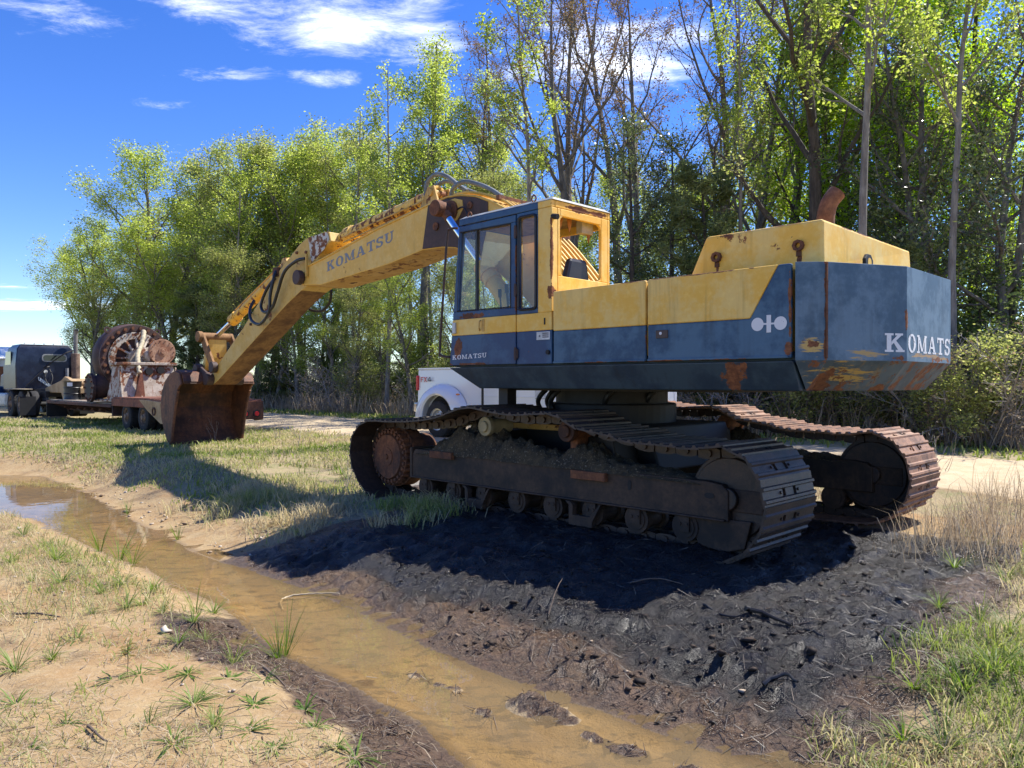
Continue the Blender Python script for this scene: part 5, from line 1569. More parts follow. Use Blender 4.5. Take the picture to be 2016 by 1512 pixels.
    lettering('letter', 'FX', (-.80, -1.0, 1.30), (1, 0, .02), (0, 0, 1), .12, .24, red_ink, bed)
    lettering('letter', '4', (-.54, -1.0, 1.305), (1, 0, .02), (0, 0, 1), .12, .13, dk_ink, bed)
    mb = MB(); mb.box(3.0, 3.3, -1.0025, -1.001, .95, 1.15); mb.build('door_sticker', simple('sticker_grey', (.5, .5, .5), .5), cab)


def build_shed():
    X, Y = -36.5, 50
    s = empty('white_shed', (X, Y, float(height(np.array([X]), np.array([Y]))[0])), R(20))
    tag(s, 'white metal-roofed shed far behind the semi truck', 'shed')
    wm = simple('white_cladding', (.62, .63, .62), .5, 0, .1)
    mb = MB(); mb.box(-5, 5, -3, 3, 0, 2.9); mb.build('wall', wm, s)
    mb = MB(); mb.prism([(-3.3, 2.9), (3.3, 2.9), (0, 3.75)], 'x', -5.3, 5.3); mb.build('roof', simple('pale_roofing', (.72, .73, .74), .35, 0, .06), s)
    for k in range(14):
        mb = MB(); mb.box(-4.7 + k * .72, -4.66 + k * .72, -3.03, -3.001, .1, 2.85); mb.build('cladding_rib', wm, s)
    mb = MB(); mb.box(.6, 3.8, -3.05, -3.0, 0, 2.4); mb.build('door', rusty('shed_door_rust'), s)


build_trailer(); build_pump(); build_drum(); build_tractor(); build_pickup(); build_shed()
# ------------------------------------------------------------------ trees
def bark(name, a, b, sc=1.0):
    g = G(name)
    n = g.noise(9 * sc, 6, .7, (1, 1, .22)); n2 = g.noise(1.1, 4, .6)
    c = g.mix(g.rng(n, .35, .65), a, b)
    c = g.mix(g.math('MULTIPLY', g.rng(n2, .5, .7), .5), c, tuple(x * 1.5 for x in b))
    g.set(c, .95); g.bump(n, .6, .02)
    return g.m


def leaf(name, a, b, c, trans=.45, rough=.5, gloss=.3):
    """leaf with light passing through; tint attribute varies by clump and leaf"""
    g = G(name)
    t = g.attr('tint')
    col = g.mix(g.rng(t, 0, .5, 0, 1, False), a, b)
    col = g.mix(g.rng(t, .5, 1, 0, 1, False), col, c)
    g.set(col, rough, 0, gloss)
    tl = g.N('ShaderNodeBsdfTranslucent')
    hs = g.N('ShaderNodeHueSaturation'); hs.inputs['Saturation'].default_value = 1.15; hs.inputs['Value'].default_value = 1.45
    g.L(col, hs.inputs['Color']); g.L(hs.outputs[0], tl.inputs[0])
    m = g.N('ShaderNodeMixShader'); m.inputs[0].default_value = trans
    g.L(g.b.outputs[0], m.inputs[1]); g.L(tl.outputs[0], m.inputs[2]); g.L(m.outputs[0], g.out.inputs[0])
    return g.m


bark_grey = bark('grey_bark', (.10, .085, .07), (.21, .185, .155))
bark_dark = bark('dark_bark', (.045, .036, .03), (.10, .082, .066))
bark_pale = bark('pale_bark', (.15, .13, .11), (.27, .245, .21))
twig_pale = bark('pale_twigs', (.20, .175, .15), (.34, .31, .28))
L_spring = leaf('spring_leaves', (.22, .28, .055), (.35, .41, .10), (.49, .52, .19), .66)
L_olive = leaf('olive_leaves', (.20, .24, .07), (.32, .345, .12), (.45, .43, .20), .62)
L_bright = leaf('bright_leaves', (.22, .34, .04), (.36, .48, .07), (.52, .60, .14), .68)
L_ever = leaf('evergreen_leaves', (.065, .085, .035), (.11, .14, .055), (.26, .29, .13), .42, .25, .6)
L_cedar = leaf('cedar_sprays', (.12, .15, .055), (.19, .22, .08), (.28, .30, .14), .45, .7, .2)
L_pine = leaf('dark_understory_leaves', (.085, .12, .035), (.15, .20, .06), (.25, .29, .10), .5)
L_bud = leaf('reddish_buds', (.13, .075, .04), (.21, .135, .075), (.22, .20, .09), .35)
L_dry = leaf('dry_leaves', (.20, .14, .075), (.30, .22, .13), (.36, .29, .19), .3)


def grow(seed, H, r0, spec):
    """returns (branch polylines with radii, leaf sites)"""
    rg = random.Random(seed)
    br = []; sites = []

    def rod(p, d, L, r, nseg, wob, curve=0.0, taper=.25):
        pts = [p.copy()]; rs = [r]
        d = d.normalized()
        for i in range(nseg):
            d = (d + Vector((rg.gauss(0, wob), rg.gauss(0, wob), rg.gauss(0, wob * .6) + curve))).normalized()
            p = p + d * (L / nseg)
            pts.append(p.copy()); rs.append(r * (1 - (1 - taper) * (i + 1) / nseg))
        return pts, rs

    def sample(pts, rs, t):
        x = t * (len(pts) - 1); i = min(int(x), len(pts) - 2); f = x - i
        return pts[i].lerp(pts[i + 1], f), rs[i] * (1 - f) + rs[i + 1] * f, (pts[i + 1] - pts[i]).normalized()

    def sub(pts, rs, n, t0, lenf, base_len, ang, lev):
        for k in range(n):
            t = t0 + (1 - t0) * ((k + rg.random()) / n) ** spec.get('bias', 1.0)
            p, r, d = sample(pts, rs, min(t, .99))
            az = rg.random() * 2 * math.pi if lev > 1 else k * 2.4 + rg.uniform(-.5, .5)
            up = Vector((0, 0, 1)) if abs(d.z) < .95 else Vector((1, 0, 0))
            a = d.cross(up).normalized(); b = d.cross(a)
            th = R(ang + rg.gauss(0, 10))
            nd = d * math.cos(th) + (a * math.cos(az) + b * math.sin(az)) * math.sin(th)
            if lev == 1:
                shape = spec['shape'](t)
                L = base_len * shape * rg.uniform(.7, 1.15)
            else:
                L = base_len * (1 - .55 * t) * rg.uniform(.6, 1.2)
            if L < .12: continue
            q, s = rod(p, nd, L, max(.004, min(r * .62, L * .022 + .003)), {1: 7, 2: 5, 3: 3}[lev], {1: .11, 2: .15, 3: .18}[lev], spec.get('curve', .05), .22)
            br.append((q, s, lev))
            if lev < spec['levels']:
                sub(q, s, spec['n'][lev], .22, 0, L * spec['lf'][lev], spec['ang'][lev], lev + 1)
            if lev >= spec['levels'] - 1:
                m = len(q)
                for i in range(1, m):
                    if lev == spec['levels'] or i > m // 2:
                        sites.append((q[i], L))

    stems = spec.get('stems', 1)
    for s in range(stems):
        d0 = Vector((rg.gauss(0, spec.get('lean', .03)), rg.gauss(0, spec.get('lean', .03)), 1))
        if stems > 1:
            a = 2 * math.pi * s / stems + rg.random(); k = spec.get('spread', .3); d0 = Vector((math.cos(a) * k, math.sin(a) * k, 1))
        hh = H * (rg.uniform(.75, 1) if stems > 1 else 1)
        pts, rs = rod(Vector((0, 0, -.15)), d0, hh, r0, 14, spec.get('twob', .035), .02, .12)
        rs[0] *= 1.35
        br.append((pts, rs, 0))
        sub(pts, rs, spec['n'][0], spec['start'], 0, H * spec['lf'][0], spec['ang'][0], 1)
    return br, sites


def leaves_mesh(name, sites, count, size, sig, aspect, mat, seed, droop=0.0, clump=.8):
    rg = np.random.default_rng(seed)
    P = np.array([s[0][:] for s in sites], float)
    if len(P) == 0: return None
    # some sites get more leaves than others: light and dark clumps with gaps
    w = rg.random(len(P)) ** 1.5 + .03
    idx = rg.choice(len(P), count, p=w / w.sum())
    c = P[idx] + rg.normal(0, sig, (count, 3))
    d = rg.normal(0, 1, (count, 3)); d[:, 2] = d[:, 2] * .6 - droop
    d /= np.linalg.norm(d, axis=1, keepdims=True)
    e = np.cross(d, rg.normal(0, 1, (count, 3))); e /= np.linalg.norm(e, axis=1, keepdims=True)
    s = size * rg.uniform(.55, 1.35, (count, 1))
    L = d * s; Wd = e * s * aspect
    co = np.empty((count, 4, 3))
    co[:, 0] = c - L * .5; co[:, 1] = c + Wd * .5 - L * .05; co[:, 2] = c + L * .5; co[:, 3] = c - Wd * .5 - L * .05
    me = mesh_np(name, co.reshape(-1, 3), np.arange(count * 4).reshape(-1, 4), False)
    ct = rg.random(len(P))
    t = np.clip(ct[idx] * clump + rg.random(count) * (1 - clump) + rg.normal(0, .08, count), 0, 1)
    a = me.attributes.new('tint', 'FLOAT', 'POINT'); a.data.foreach_set('value', np.repeat(t, 4).astype(np.float32))
    me.materials.append(mat)
    return me


def wood_mesh(name, br, mat, minr=0.0):
    mb = MB()
    for pts, rs, lev in br:
        mb.tube(pts, [max(minr, r) for r in rs], {0: 9, 1: 6, 2: 4, 3: 3}[lev], False)
    return mb.mesh(name, mat, False, recalc=False)


KIND = {}


def kind(key, seeds, H, r0, spec, wood, lf, count, size, sig, aspect, droop=0, minr=.006):
    KIND[key] = []
    for s in seeds:
        br, sites = grow(s, H, r0, spec)
        top = max(p.z for b in br for p in b[0])
        KIND[key].append((top, wood_mesh(key + '_trunk', br, wood, minr), leaves_mesh(key + '_crown', sites, count, size, sig, aspect, lf, s, droop) if count else None))


oval = lambda t: math.sin(math.pi * min(1, .18 + t * .80)) ** .8
dome = lambda t: (1.05 - t) ** .55
vase = lambda t: .45 + .75 * t if t < .75 else 1.0 - (t - .75) * 2.2
SPR = dict(levels=3, n=[20, 7, 5], lf=[.30, .50, .5], ang=[52, 42, 45], start=.24, shape=oval, curve=.06, twob=.04)
kind('spring', (3, 4, 5), 14, .20, SPR, bark_grey, L_spring, 23000, .10, .23, .62, .15)
kind('olive', (8, 9), 14, .19, dict(SPR, ang=[45, 40, 45], start=.25), bark_grey, L_olive, 21000, .10, .22, .6, .15)
kind('tall', (14, 15), 16, .17, dict(SPR, n=[16, 6, 5], lf=[.22, .5, .5], ang=[36, 34, 40], start=.42, shape=oval, twob=.03), bark_grey, L_spring, 14500, .095, .18, .55, .1)
kind('pole', (17, 18), 15, .115, dict(SPR, n=[13, 5, 4], lf=[.17, .5, .5], ang=[42, 38, 42], start=.45, twob=.022), bark_pale, L_spring, 4200, .115, .15, .55, .1)
kind('bare', (21, 22, 23), 17, .20, dict(levels=3, n=[12, 6, 6], lf=[.34, .5, .45], ang=[40, 36, 38], start=.36, shape=oval, curve=.07, twob=.05), bark_grey, L_bud, 5200, .085, .13, .5, .1)
kind('forked', (31,), 19, .30, dict(levels=3, n=[11, 6, 6], lf=[.42, .52, .45], ang=[44, 40, 42], start=.30, shape=vase, curve=.05, twob=.045), bark_dark, L_olive, 5000, .10, .17, .55, .1)
kind('bright', (41, 42), 15, .20, dict(SPR, n=[20, 8, 5], lf=[.28, .5, .5], start=.14), bark_dark, L_bright, 20000, .105, .27, .7, .2)
kind('evergreen', (51, 52), 10, .15, dict(levels=3, n=[26, 6, 4], lf=[.26, .5, .5], ang=[62, 45, 45], start=.06, shape=dome, curve=.03, twob=.03), bark_dark, L_ever, 19000, .10, .2, .5, .3)
kind('thinever', (53, 54), 10, .14, dict(levels=3, n=[24, 7, 5], lf=[.28, .5, .5], ang=[58, 45, 45], start=.10, shape=dome, curve=.03, twob=.04), bark_grey, L_ever, 13000, .095, .2, .5, .3)
kind('cedar', (61,), 7.5, .13, dict(levels=3, n=[34, 8, 4], lf=[.30, .38, .4], ang=[66, 40, 40], start=.05, shape=dome, curve=.02), bark_dark, L_cedar, 34000, .15, .09, .22, .2)
kind('holly', (71, 72), 5.0, .07, dict(levels=3, n=[20, 6, 4], lf=[.34, .5, .5], ang=[58, 45, 45], start=.05, shape=dome, stems=2, spread=.18), bark_dark, L_pine, 9000, .11, .16, .5, .1)
kind('shrub', (81, 82), 3.2, .03, dict(levels=3, n=[12, 5, 4], lf=[.36, .5, .5], ang=[40, 42, 45], start=.08, shape=oval, stems=4, spread=.4), bark_grey, L_olive, 7000, .085, .13, .55, .1)
kind('thicket', (91, 92, 93), 3.0, .022, dict(levels=3, n=[10, 6, 5], lf=[.40, .55, .5], ang=[38, 42, 46], start=.05, shape=oval, stems=6, spread=.55, curve=.0, twob=.07), twig_pale, L_dry, 700, .08, .08, .45, .3, minr=.005)

TL = {'spring': ('spring_tree', 'leafy yellow-green tree in the wood beyond the road', 'yellow-green trees in the wood'),
      'olive': ('leafy_tree', 'olive-tinted young-leafed tree in the wood beyond the road', 'olive trees in the wood'),
      'tall': ('slender_tree', 'tall slender tree with thin airy crown in the wood', 'tall slender trees in the wood'),
      'pole': ('pole_tree', 'straight pale-trunked pole tree with small high crown in the wood', 'pale pole trees in the wood'),
      'bare': ('bare_tree', 'nearly bare tree with dark limbs and reddish buds', 'nearly bare trees in the wood'),
      'forked': ('forked_tree', 'big dark-trunked tree with few leaves forking above engine hood', None),
      'bright': ('bright_tree', 'dense bright green tree behind the counterweight', 'bright green trees in the wood'),
      'evergreen': ('evergreen_tree', 'dark glossy broad-leaved evergreen tree at the wood edge', 'dark evergreen trees at the wood edge'),
      'thinever': ('evergreen_tree', 'thin twiggy evergreen at the wood edge behind the counterweight', 'thin evergreens behind the counterweight'),
      'cedar': ('cedar_tree', 'feathery grey-green cedar behind the cab', 'cedars at the wood edge'),
      'holly': ('holly_bush', 'dark green bushy understory tree under the taller trees', 'understory bushes'),
      'shrub': ('shrub', 'low olive green shrub along the edge of the wood', 'green shrubs along the wood edge'),
      'thicket': ('bare_shrub', 'pale leafless twiggy shrub along the edge of the wood', 'leafless shrubs along the wood edge')}
trnd = random.Random(5)


def put(k, X, Y, H, rot=None, label=None, wide=1.0, var=None):
    top, wm, lm = KIND[k][trnd.randrange(len(KIND[k])) if var is None else var]
    nm, lb, grp = TL[k]
    rot = trnd.uniform(0, 6.28) if rot is None else rot
    z = float(height(np.array([X]), np.array([Y]))[0])
    e = empty(nm, (X, Y, z), rot)
    s = H / top
    e.scale = (s * wide, s * wide, s)
    t = link(bpy.data.objects.new('trunk', wm), e)
    if lm: link(bpy.data.objects.new('crown', lm), e)
    tag(e, label or lb, 'shrub' if k in ('shrub', 'thicket', 'holly') else 'tree', grp if label is None else None)
    return e


# (bearing tangent, distance, kind, height, width factor)
WOOD = [(-.505, 47, 'spring', 15.5, 1.2, 'broad yellow-green tree at the end of the wood above the pump'), (-.452, 45, 'spring', 15.6, 1.15), (-.55, 51, 'spring', 12.5, 1.1, 'outermost yellow-green tree of the wood, above the semi truck'), (-.392, 43, 'olive', 15.0, 1.15), (-.338, 41, 'spring', 14.3, 1.15), (-.298, 39, 'olive', 13.8, 1.15),
        (-.425, 46, 'spring', 14.4, 1.2), (-.365, 44, 'spring', 14.0, 1.2), (-.318, 43, 'olive', 12.5, 1.2), (-.27, 40, 'spring', 13.5, 1.2), (-.48, 50, 'olive', 13.5, 1.2), (-.53, 48, 'spring', 10.5, 1.3), (-.44, 42, 'spring', 9.5, 1.3), (-.31, 37, 'spring', 9.0, 1.3), (-.235, 34, 'spring', 9.0, 1.3), (-.165, 32, 'olive', 9.5, 1.2), (-.385, 40, 'olive', 10.0, 1.3),
        (-.245, 38, 'spring', 14.6, 1.1), (-.212, 36, 'olive', 13.4, 1.15), (-.170, 36, 'spring', 12.5, 1.1), (-.118, 32, 'tall', 16.2, 1.3, 'tallest airy green tree rising behind the boom hump'), (-.063, 34, 'tall', 15.0, 1.25, 'slender airy tree rising behind the cab roof'), (-.04, 37, 'olive', 13.5, 1.1),
        (.005, 33, 'bare', 17.8, 1.0, 'tall bare tree with upswept twigs behind the cab'), (-.02, 29, 'spring', 8.5, 1.0), (.055, 35, 'olive', 10.5, 1.1), (.105, 27, 'bare', 16.5, 1.15, 'big bare tree with wide dark limbs standing behind the cab rear window'), (.16, 31, 'spring', 10.5, 1.1), (.22, 27, 'bare', 15.5, 1.0),
        (.158, 22.5, 'evergreen', 9.0, .95, 'dark broad-leaved evergreen right behind the cab'), (.215, 25, 'evergreen', 9.4, 1.0, 'dark broad-leaved evergreen between the cab and the cedar'), (.262, 21.0, 'cedar', 7.3, 1.15, 'big feathery grey-green cedar above the side panels'), (.31, 25, 'bare', 16, 1.0), (.33, 29, 'olive', 12, 1.1), (.27, 31, 'spring', 10.5, 1.1),
        (.06, 31, 'bare', 17.5, 1.1), (.145, 30, 'bare', 18, 1.1, 'bare tree with fine reddish twigs above the cedar'), (.19, 26, 'bare', 16.5, 1.0), (.27, 29, 'bare', 18, 1.1), (.345, 25, 'tall', 17, 1.2), (.42, 24, 'tall', 16, 1.1),
        (.455, 24.5, 'bright', 15.5, 1.15, 'dense bright green tree right above the exhaust stack'), (.52, 22.5, 'bright', 14.0, 1.1), (.60, 22.0, 'bright', 14.0, 1.1), (.575, 18.6, 'thinever', 11.8, 1.0, 'thin twiggy evergreen above the counterweight'), (.655, 17.2, 'thinever', 10.5, 1.0, 'thin twiggy evergreen beyond the counterweight end'), (.50, 20.8, 'thinever', 7.0, 1.0),
         (.62, 18.2, 'bare', 12.5, .9), (.535, 19.5, 'bare', 12.5, .9), (.47, 19.5, 'cedar', 4.2, 1.1), (.345, 21.0, 'cedar', 4.8, 1.1), (-.475, 44, 'olive', 8.5, 1.3), (-.415, 40, 'cedar', 6.5, 1.3, 'dark feathery cedar standing behind the pump'), (-.545, 46, 'olive', 8.0, 1.3), (-.35, 39, 'olive', 8.0, 1.3), (-.28, 35, 'spring', 8.0, 1.3), (-.2, 31.5, 'olive', 7.5, 1.3), (-.13, 29, 'spring', 7.0, 1.2), (-.07, 27.5, 'olive', 7.0, 1.1)]
for row in WOOD:
    a, Y, k, H, wd = row[:5]
    if -.33 < a < .2 and Y > 29.5 and H > 9.8: Y, H = Y * 1.13, 1.5 + (H - 1.5) * 1.13       # tall trees stand back from the road
    elif -.33 < a < .1 and k in ('spring', 'olive') and H < 9.8: H = min(H, 6.0)
    put(k, a * Y, Y, H, None, row[5] if len(row) > 5 else None, wd)
put('forked', .402 * 20.5, 20.5, 17.5, 2.2, 'big dark-trunked tree forking high above the yellow engine hood')


def edge_pt(a, back):
    # distance along a bearing to the wood edge (local y = -9 - back)
    u = (OX + (9 + back) * S2 - a * (OY + (9 + back) * S2)) / (S2 * (1 + a))
    X, Y = to_xy(u, -(9 + back))
    return X, Y


for i in range(15):                     # deeper rows close the gaps
    a = -.56 + i * .088 + trnd.uniform(-.012, .012)
    X, Y = edge_pt(a, trnd.uniform(8, 13))
    put('spring' if a < .3 and i % 3 else ('bright' if a > .25 else 'olive'), X, Y, trnd.uniform(8.5, 11.5) * (1 if a < .3 else 1.1), None, None, 1.1)
for i in range(36):                     # understory
    a = (-.52 + i * .024 if i < 20 else -.04 + (i - 20) * .047) + trnd.uniform(-.015, .015)
    X, Y = edge_pt(a, trnd.uniform(1.6, 6.5))
    put('holly' if i % 4 else 'cedar', X, Y, trnd.uniform(2.4, 4.4), None, None, 1.15)
for i in range(34):
    a = -.53 + i * .037 + trnd.uniform(-.012, .012)
    X, Y = edge_pt(a, trnd.uniform(.3, 2.2))
    put('thicket' if i % 3 else 'shrub', X, Y, trnd.uniform(1.5, 3.0), None, None, 1.1)
for i in range(16):                     # slim trunks standing clear of the undergrowth
    a = (-.50 + i * .036 if i < 12 else (.02, .30, .475, .59)[i - 12]) + trnd.uniform(-.014, .014)
    X, Y = edge_pt(a, trnd.uniform(.8, 7))
    put('pole', X, Y, trnd.uniform(10, 14.5) * (1 if a < -.15 else 1.15), None, None, 1.0)
# ------------------------------------------------------------------ grass, weeds, litter
L_grass = leaf('grass_blades', (.14, .20, .04), (.29, .33, .10), (.52, .44, .27), .42, .6, .25)
L_weed = leaf('weed_blades', (.075, .145, .022), (.155, .235, .04), (.36, .33, .15), .40, .5, .3)
L_straw = leaf('dry_grass', (.27, .21, .145), (.39, .315, .22), (.50, .42, .31), .3, .8, .15)
grg = np.random.default_rng(99)


def zed(X, Y): return height(X, Y)


def blades(name, X, Y, h, w, lean, tint, mat, label=None, flat=False):
    n = len(X)
    Z = zed(X, Y) - .005
    az = grg.random(n) * 2 * np.pi
    d = np.stack([np.cos(az), np.sin(az), np.zeros(n)], 1)
    fz = grg.random(n) * 2 * np.pi
    e = np.stack([np.cos(fz), np.sin(fz), np.zeros(n)], 1) * (w * .5)[:, None]
    b = np.stack([X, Y, Z], 1)
    m = b + d * (h * lean * .35)[:, None]; m[:, 2] += h * (.60 if not flat else .04)
    t = b + d * (h * lean)[:, None]; t[:, 2] += h * np.clip(1 - .35 * lean, .05, 1) * (1 if not flat else .06)
    if flat:
        b[:, 2] += .006; t[:, 2] = zed(t[:, 0], t[:, 1]) + .006 + grg.random(n) * .02; m[:, 2] = (b[:, 2] + t[:, 2]) * .5 + .01
    co = np.stack([b - e, b + e, m - e * .8, m + e * .8, t], 1).reshape(-1, 3)
    i = np.arange(n)[:, None] * 5
    f = np.concatenate([i + np.array([[0, 1, 3]]), i + np.array([[0, 3, 2]]), i + np.array([[2, 3, 4]])], 0)
    me = mesh_np(name, co, f, False)
    a = me.attributes.new('tint', 'FLOAT', 'POINT'); a.data.foreach_set('value', np.repeat(np.clip(tint, 0, 1), 5).astype(np.float32))
    me.materials.append(mat)
    o = bpy.data.objects.new(name, me); o['kind'] = 'stuff'
    if label: o['label'] = label; o['category'] = 'grass'
    link(o)
    return o


def scatter(n, x0, x1, y0, y1, dens):
    X = grg.uniform(x0, x1, n * 4); Y = grg.uniform(y0, y1, n * 4)
    p = dens(X, Y)
    k = grg.random(len(X)) < p
    return X[k][:n], Y[k][:n]


def field_density(X, Y):
    u, v, sd, mud, black, left = fields(X, Y)
    patch = fbm(X, Y, .8, 4, 5) ; fine = fbm(X, Y, 3.5, 3, 6)
    under = smooth(rect_sd(u, v, -2.5, 3.3, -1.95, 1.85), -.05, .02)
    road = smooth(rect_sd(u, v, -200, 200, -7.7, -3.3), -.4, .4)
    return smooth(sd + (patch - .5) * 1.3, .35, 1.3) * smooth(patch * .6 + fine * .4, .30, .52) * (1 - smooth(mud, -.35, .1)) * (1 - under) * (1 - road) * (~left)


# field on the far bank
X, Y = scatter(64000, -24, 3, 8.0, 29, lambda X, Y: field_density(X, Y) * (np.abs(X / Y) < .75) * np.clip(14 / Y, .35, 1))
tn = fbm(X, Y, .55, 4, 12)
n = len(X)
blades('field_grass', X, Y, grg.uniform(.03, .12, n) * (1 + .8 * (grg.random(n) < .06)), grg.uniform(.006, .013, n) * (1 + Y / 18), grg.uniform(.2, 1.2, n), (tn - .22) * 2.2 + grg.normal(0, .22, n), L_grass, 'patchy green and straw grass between the ditch and the road')
X, Y = scatter(22000, -20, 2, 8.0, 24, lambda X, Y: field_density(X, Y) * (np.abs(X / Y) < .75))
n = len(X)
blades('straw_litter', X, Y, grg.uniform(.10, .30, n), grg.uniform(.005, .010, n) * (1 + Y / 22), np.ones(n), grg.uniform(.2, 1, n), L_straw, 'flattened straw lying in the field grass', True)
# rank grass by the front of the track
X, Y = scatter(12000, -5.0, 1.5, 8, 13.5, lambda X, Y: (lambda u, v: smooth(rect_sd(u, v, 1.0, 5.0, 1.75, 3.3), -.5, .3) * smooth(fbm(X, Y, 2.2, 3, 8), .38, .6))(*to_uv(X, Y)))
n = len(X)
blades('trackside_grass', X, Y, grg.uniform(.08, .26, n), grg.uniform(.006, .012, n), grg.uniform(.3, 1.3, n), fbm(X, Y, 1.3, 3, 15) * 1.9 + .05 + grg.normal(0, .15, n), L_grass, 'rank grass growing against the front of the near track')
# right hand bank
def right_density(X, Y):
    u, v, sd, mud, black, left = fields(X, Y)
    road = smooth(rect_sd(u, v, -200, 200, -7.7, -3.4), -.4, .3)
    return smooth(-u + (fbm(X, Y, 1.2, 4, 9) - .5) * 1.4, 3.95, 4.5) * smooth(sd, .08, .4) * (1 - road) * smooth(fbm(X, Y, 1.6, 4, 10), .30, .48) * (~left)


X, Y = scatter(46000, 1.4, 9.5, 2.2, 12.5, lambda X, Y: right_density(X, Y) * (X / Y < .78) * np.clip(5 / Y, .25, 1))
n = len(X)
tn = fbm(X, Y, 1.1, 4, 19)
blades('bank_grass', X, Y, grg.uniform(.05, .17, n), grg.uniform(.004, .009, n), grg.uniform(.2, 1.2, n), (tn - .27) * 2.2 + grg.normal(0, .22, n), L_grass, 'green and straw grass on the bank right of the mud')
X, Y = scatter(20000, 1.2, 9.5, 2.2, 12.5, lambda X, Y: (right_density(X, Y) + .35 * (lambda u, v, sd, m, b, l: smooth(-u, 3.9, 4.4) * (sd > .05) * smooth(v, -3.2, -2.6) * (~l))(*fields(X, Y))) * (X / Y < .78))
n = len(X)
blades('straw_litter', X, Y, grg.uniform(.08, .24, n), grg.uniform(.003, .007, n), np.ones(n), grg.uniform(.1, 1, n), L_straw, 'dead straw matted between the grass right of the mud', True)
X, Y = scatter(6500, 2.6, 10, 6.0, 12.5, lambda X, Y: (lambda u, v: smooth(-u, 2.75, 3.3) * smooth(-v, -.6, .4) * smooth(v, -3.8, -3.0) * smooth(fbm(X, Y, 1.1, 3, 33), .3, .55))(*to_uv(X, Y)))
n = len(X)
blades('dry_weeds', X, Y, grg.gamma(3, .085, n) + .06, grg.uniform(.004, .008, n), grg.uniform(.1, .9, n), grg.uniform(0, 1, n), L_straw, 'tall dry weeds between the far track and the road')
# verge and wood edge
X, Y = scatter(24000, -34, 22, 10, 52, lambda X, Y: (lambda u, v: smooth(-v, 7.3, 8.1) * smooth(v, -10.2, -9.2))(*to_uv(X, Y)) * (np.abs(X / Y) < .78))
n = len(X)
blades('verge_grass', X, Y, grg.uniform(.06, .2, n), .02 + .0012 * Y, grg.uniform(.2, 1, n), grg.normal(.30, .2, n), L_grass, 'green verge along the far side of the dirt road')
X, Y = scatter(26000, -36, 22, 12, 54, lambda X, Y: (lambda u, v: smooth(-v + (fbm(X, Y, .5, 3, 4) - .5) * 1.6, 8.5, 9.0) * smooth(v, -12.5, -11))(*to_uv(X, Y)) * (np.abs(X / Y) < .78))
n = len(X)
blades('edge_straw', X, Y, grg.uniform(.3, 1.25, n) * (.5 + fbm(X, Y, .6, 3, 44)), .012 + .0005 * Y, grg.uniform(.1, .9, n), grg.uniform(0, .9, n), L_straw, 'tall dead grass and brush along the edge of the wood')
# sparse growth on the near bank
def near_density(X, Y):
    u, v, sd, mud, black, left = fields(X, Y)
    p = fbm(X, Y, 1.5, 4, 23)
    return left * smooth(sd, .12, .5) * smooth(p, .44, .60) * (1 - .9 * smooth(mud, -.1, .2))


X, Y = scatter(26000, -9, .6, 1.8, 12.5, lambda X, Y: near_density(X, Y) * (np.abs(X / Y) < .78))
n = len(X)
blades('sparse_grass', X, Y, grg.uniform(.02, .085, n), grg.uniform(.003, .006, n), grg.uniform(.3, 1.6, n), fbm(X, Y, 2, 3, 77) * 1.7 + grg.normal(0, .2, n), L_grass, 'thin grass scattered over the sandy near bank')
X, Y = scatter(22000, -8, .6, 1.8, 11, lambda X, Y: (near_density(X, Y) * .8 + .10 * fields(X, Y)[5]) * (np.abs(X / Y) < .78))
n = len(X)
blades('straw_litter', X, Y, grg.uniform(.04, .16, n), grg.uniform(.002, .005, n), np.ones(n), grg.uniform(.1, 1, n), L_straw, 'dead straw lying on the sandy near bank', True)


X, Y = scatter(16000, -11, .2, 3.5, 13, lambda X, Y: (lambda u, v, sd, m, b, l: l * smooth(sd, .10, .35) * (1 - smooth(sd, .9, 2.0)) * smooth(u, -.6, .6) * smooth(fbm(X, Y, 1.8, 4, 29), .40, .56))(*fields(X, Y)) * (np.abs(X / Y) < .78))
n = len(X)
blades('ditchside_grass', X, Y, grg.uniform(.04, .15, n), grg.uniform(.004, .008, n), grg.uniform(.3, 1.4, n), fbm(X, Y, 2, 3, 78) * 1.8 - .15 + grg.normal(0, .18, n), L_grass, 'patchy grass lining the near side of the ditch')
X, Y = scatter(9000, -4, 9, 6.5, 16, lambda X, Y: (lambda u, v: smooth(rect_sd(u, v, -5.5, 6, -3.5, -2.0), -.25, .2) * smooth(fbm(X, Y, 1.3, 3, 37), .35, .55))(*to_uv(X, Y)))
n = len(X)
blades('roadside_straw', X, Y, grg.gamma(3, .05, n) + .04, grg.uniform(.005, .010, n), grg.uniform(.2, 1.2, n), grg.uniform(.1, 1, n), L_straw, 'straw and dry grass between the far track and the dirt road')


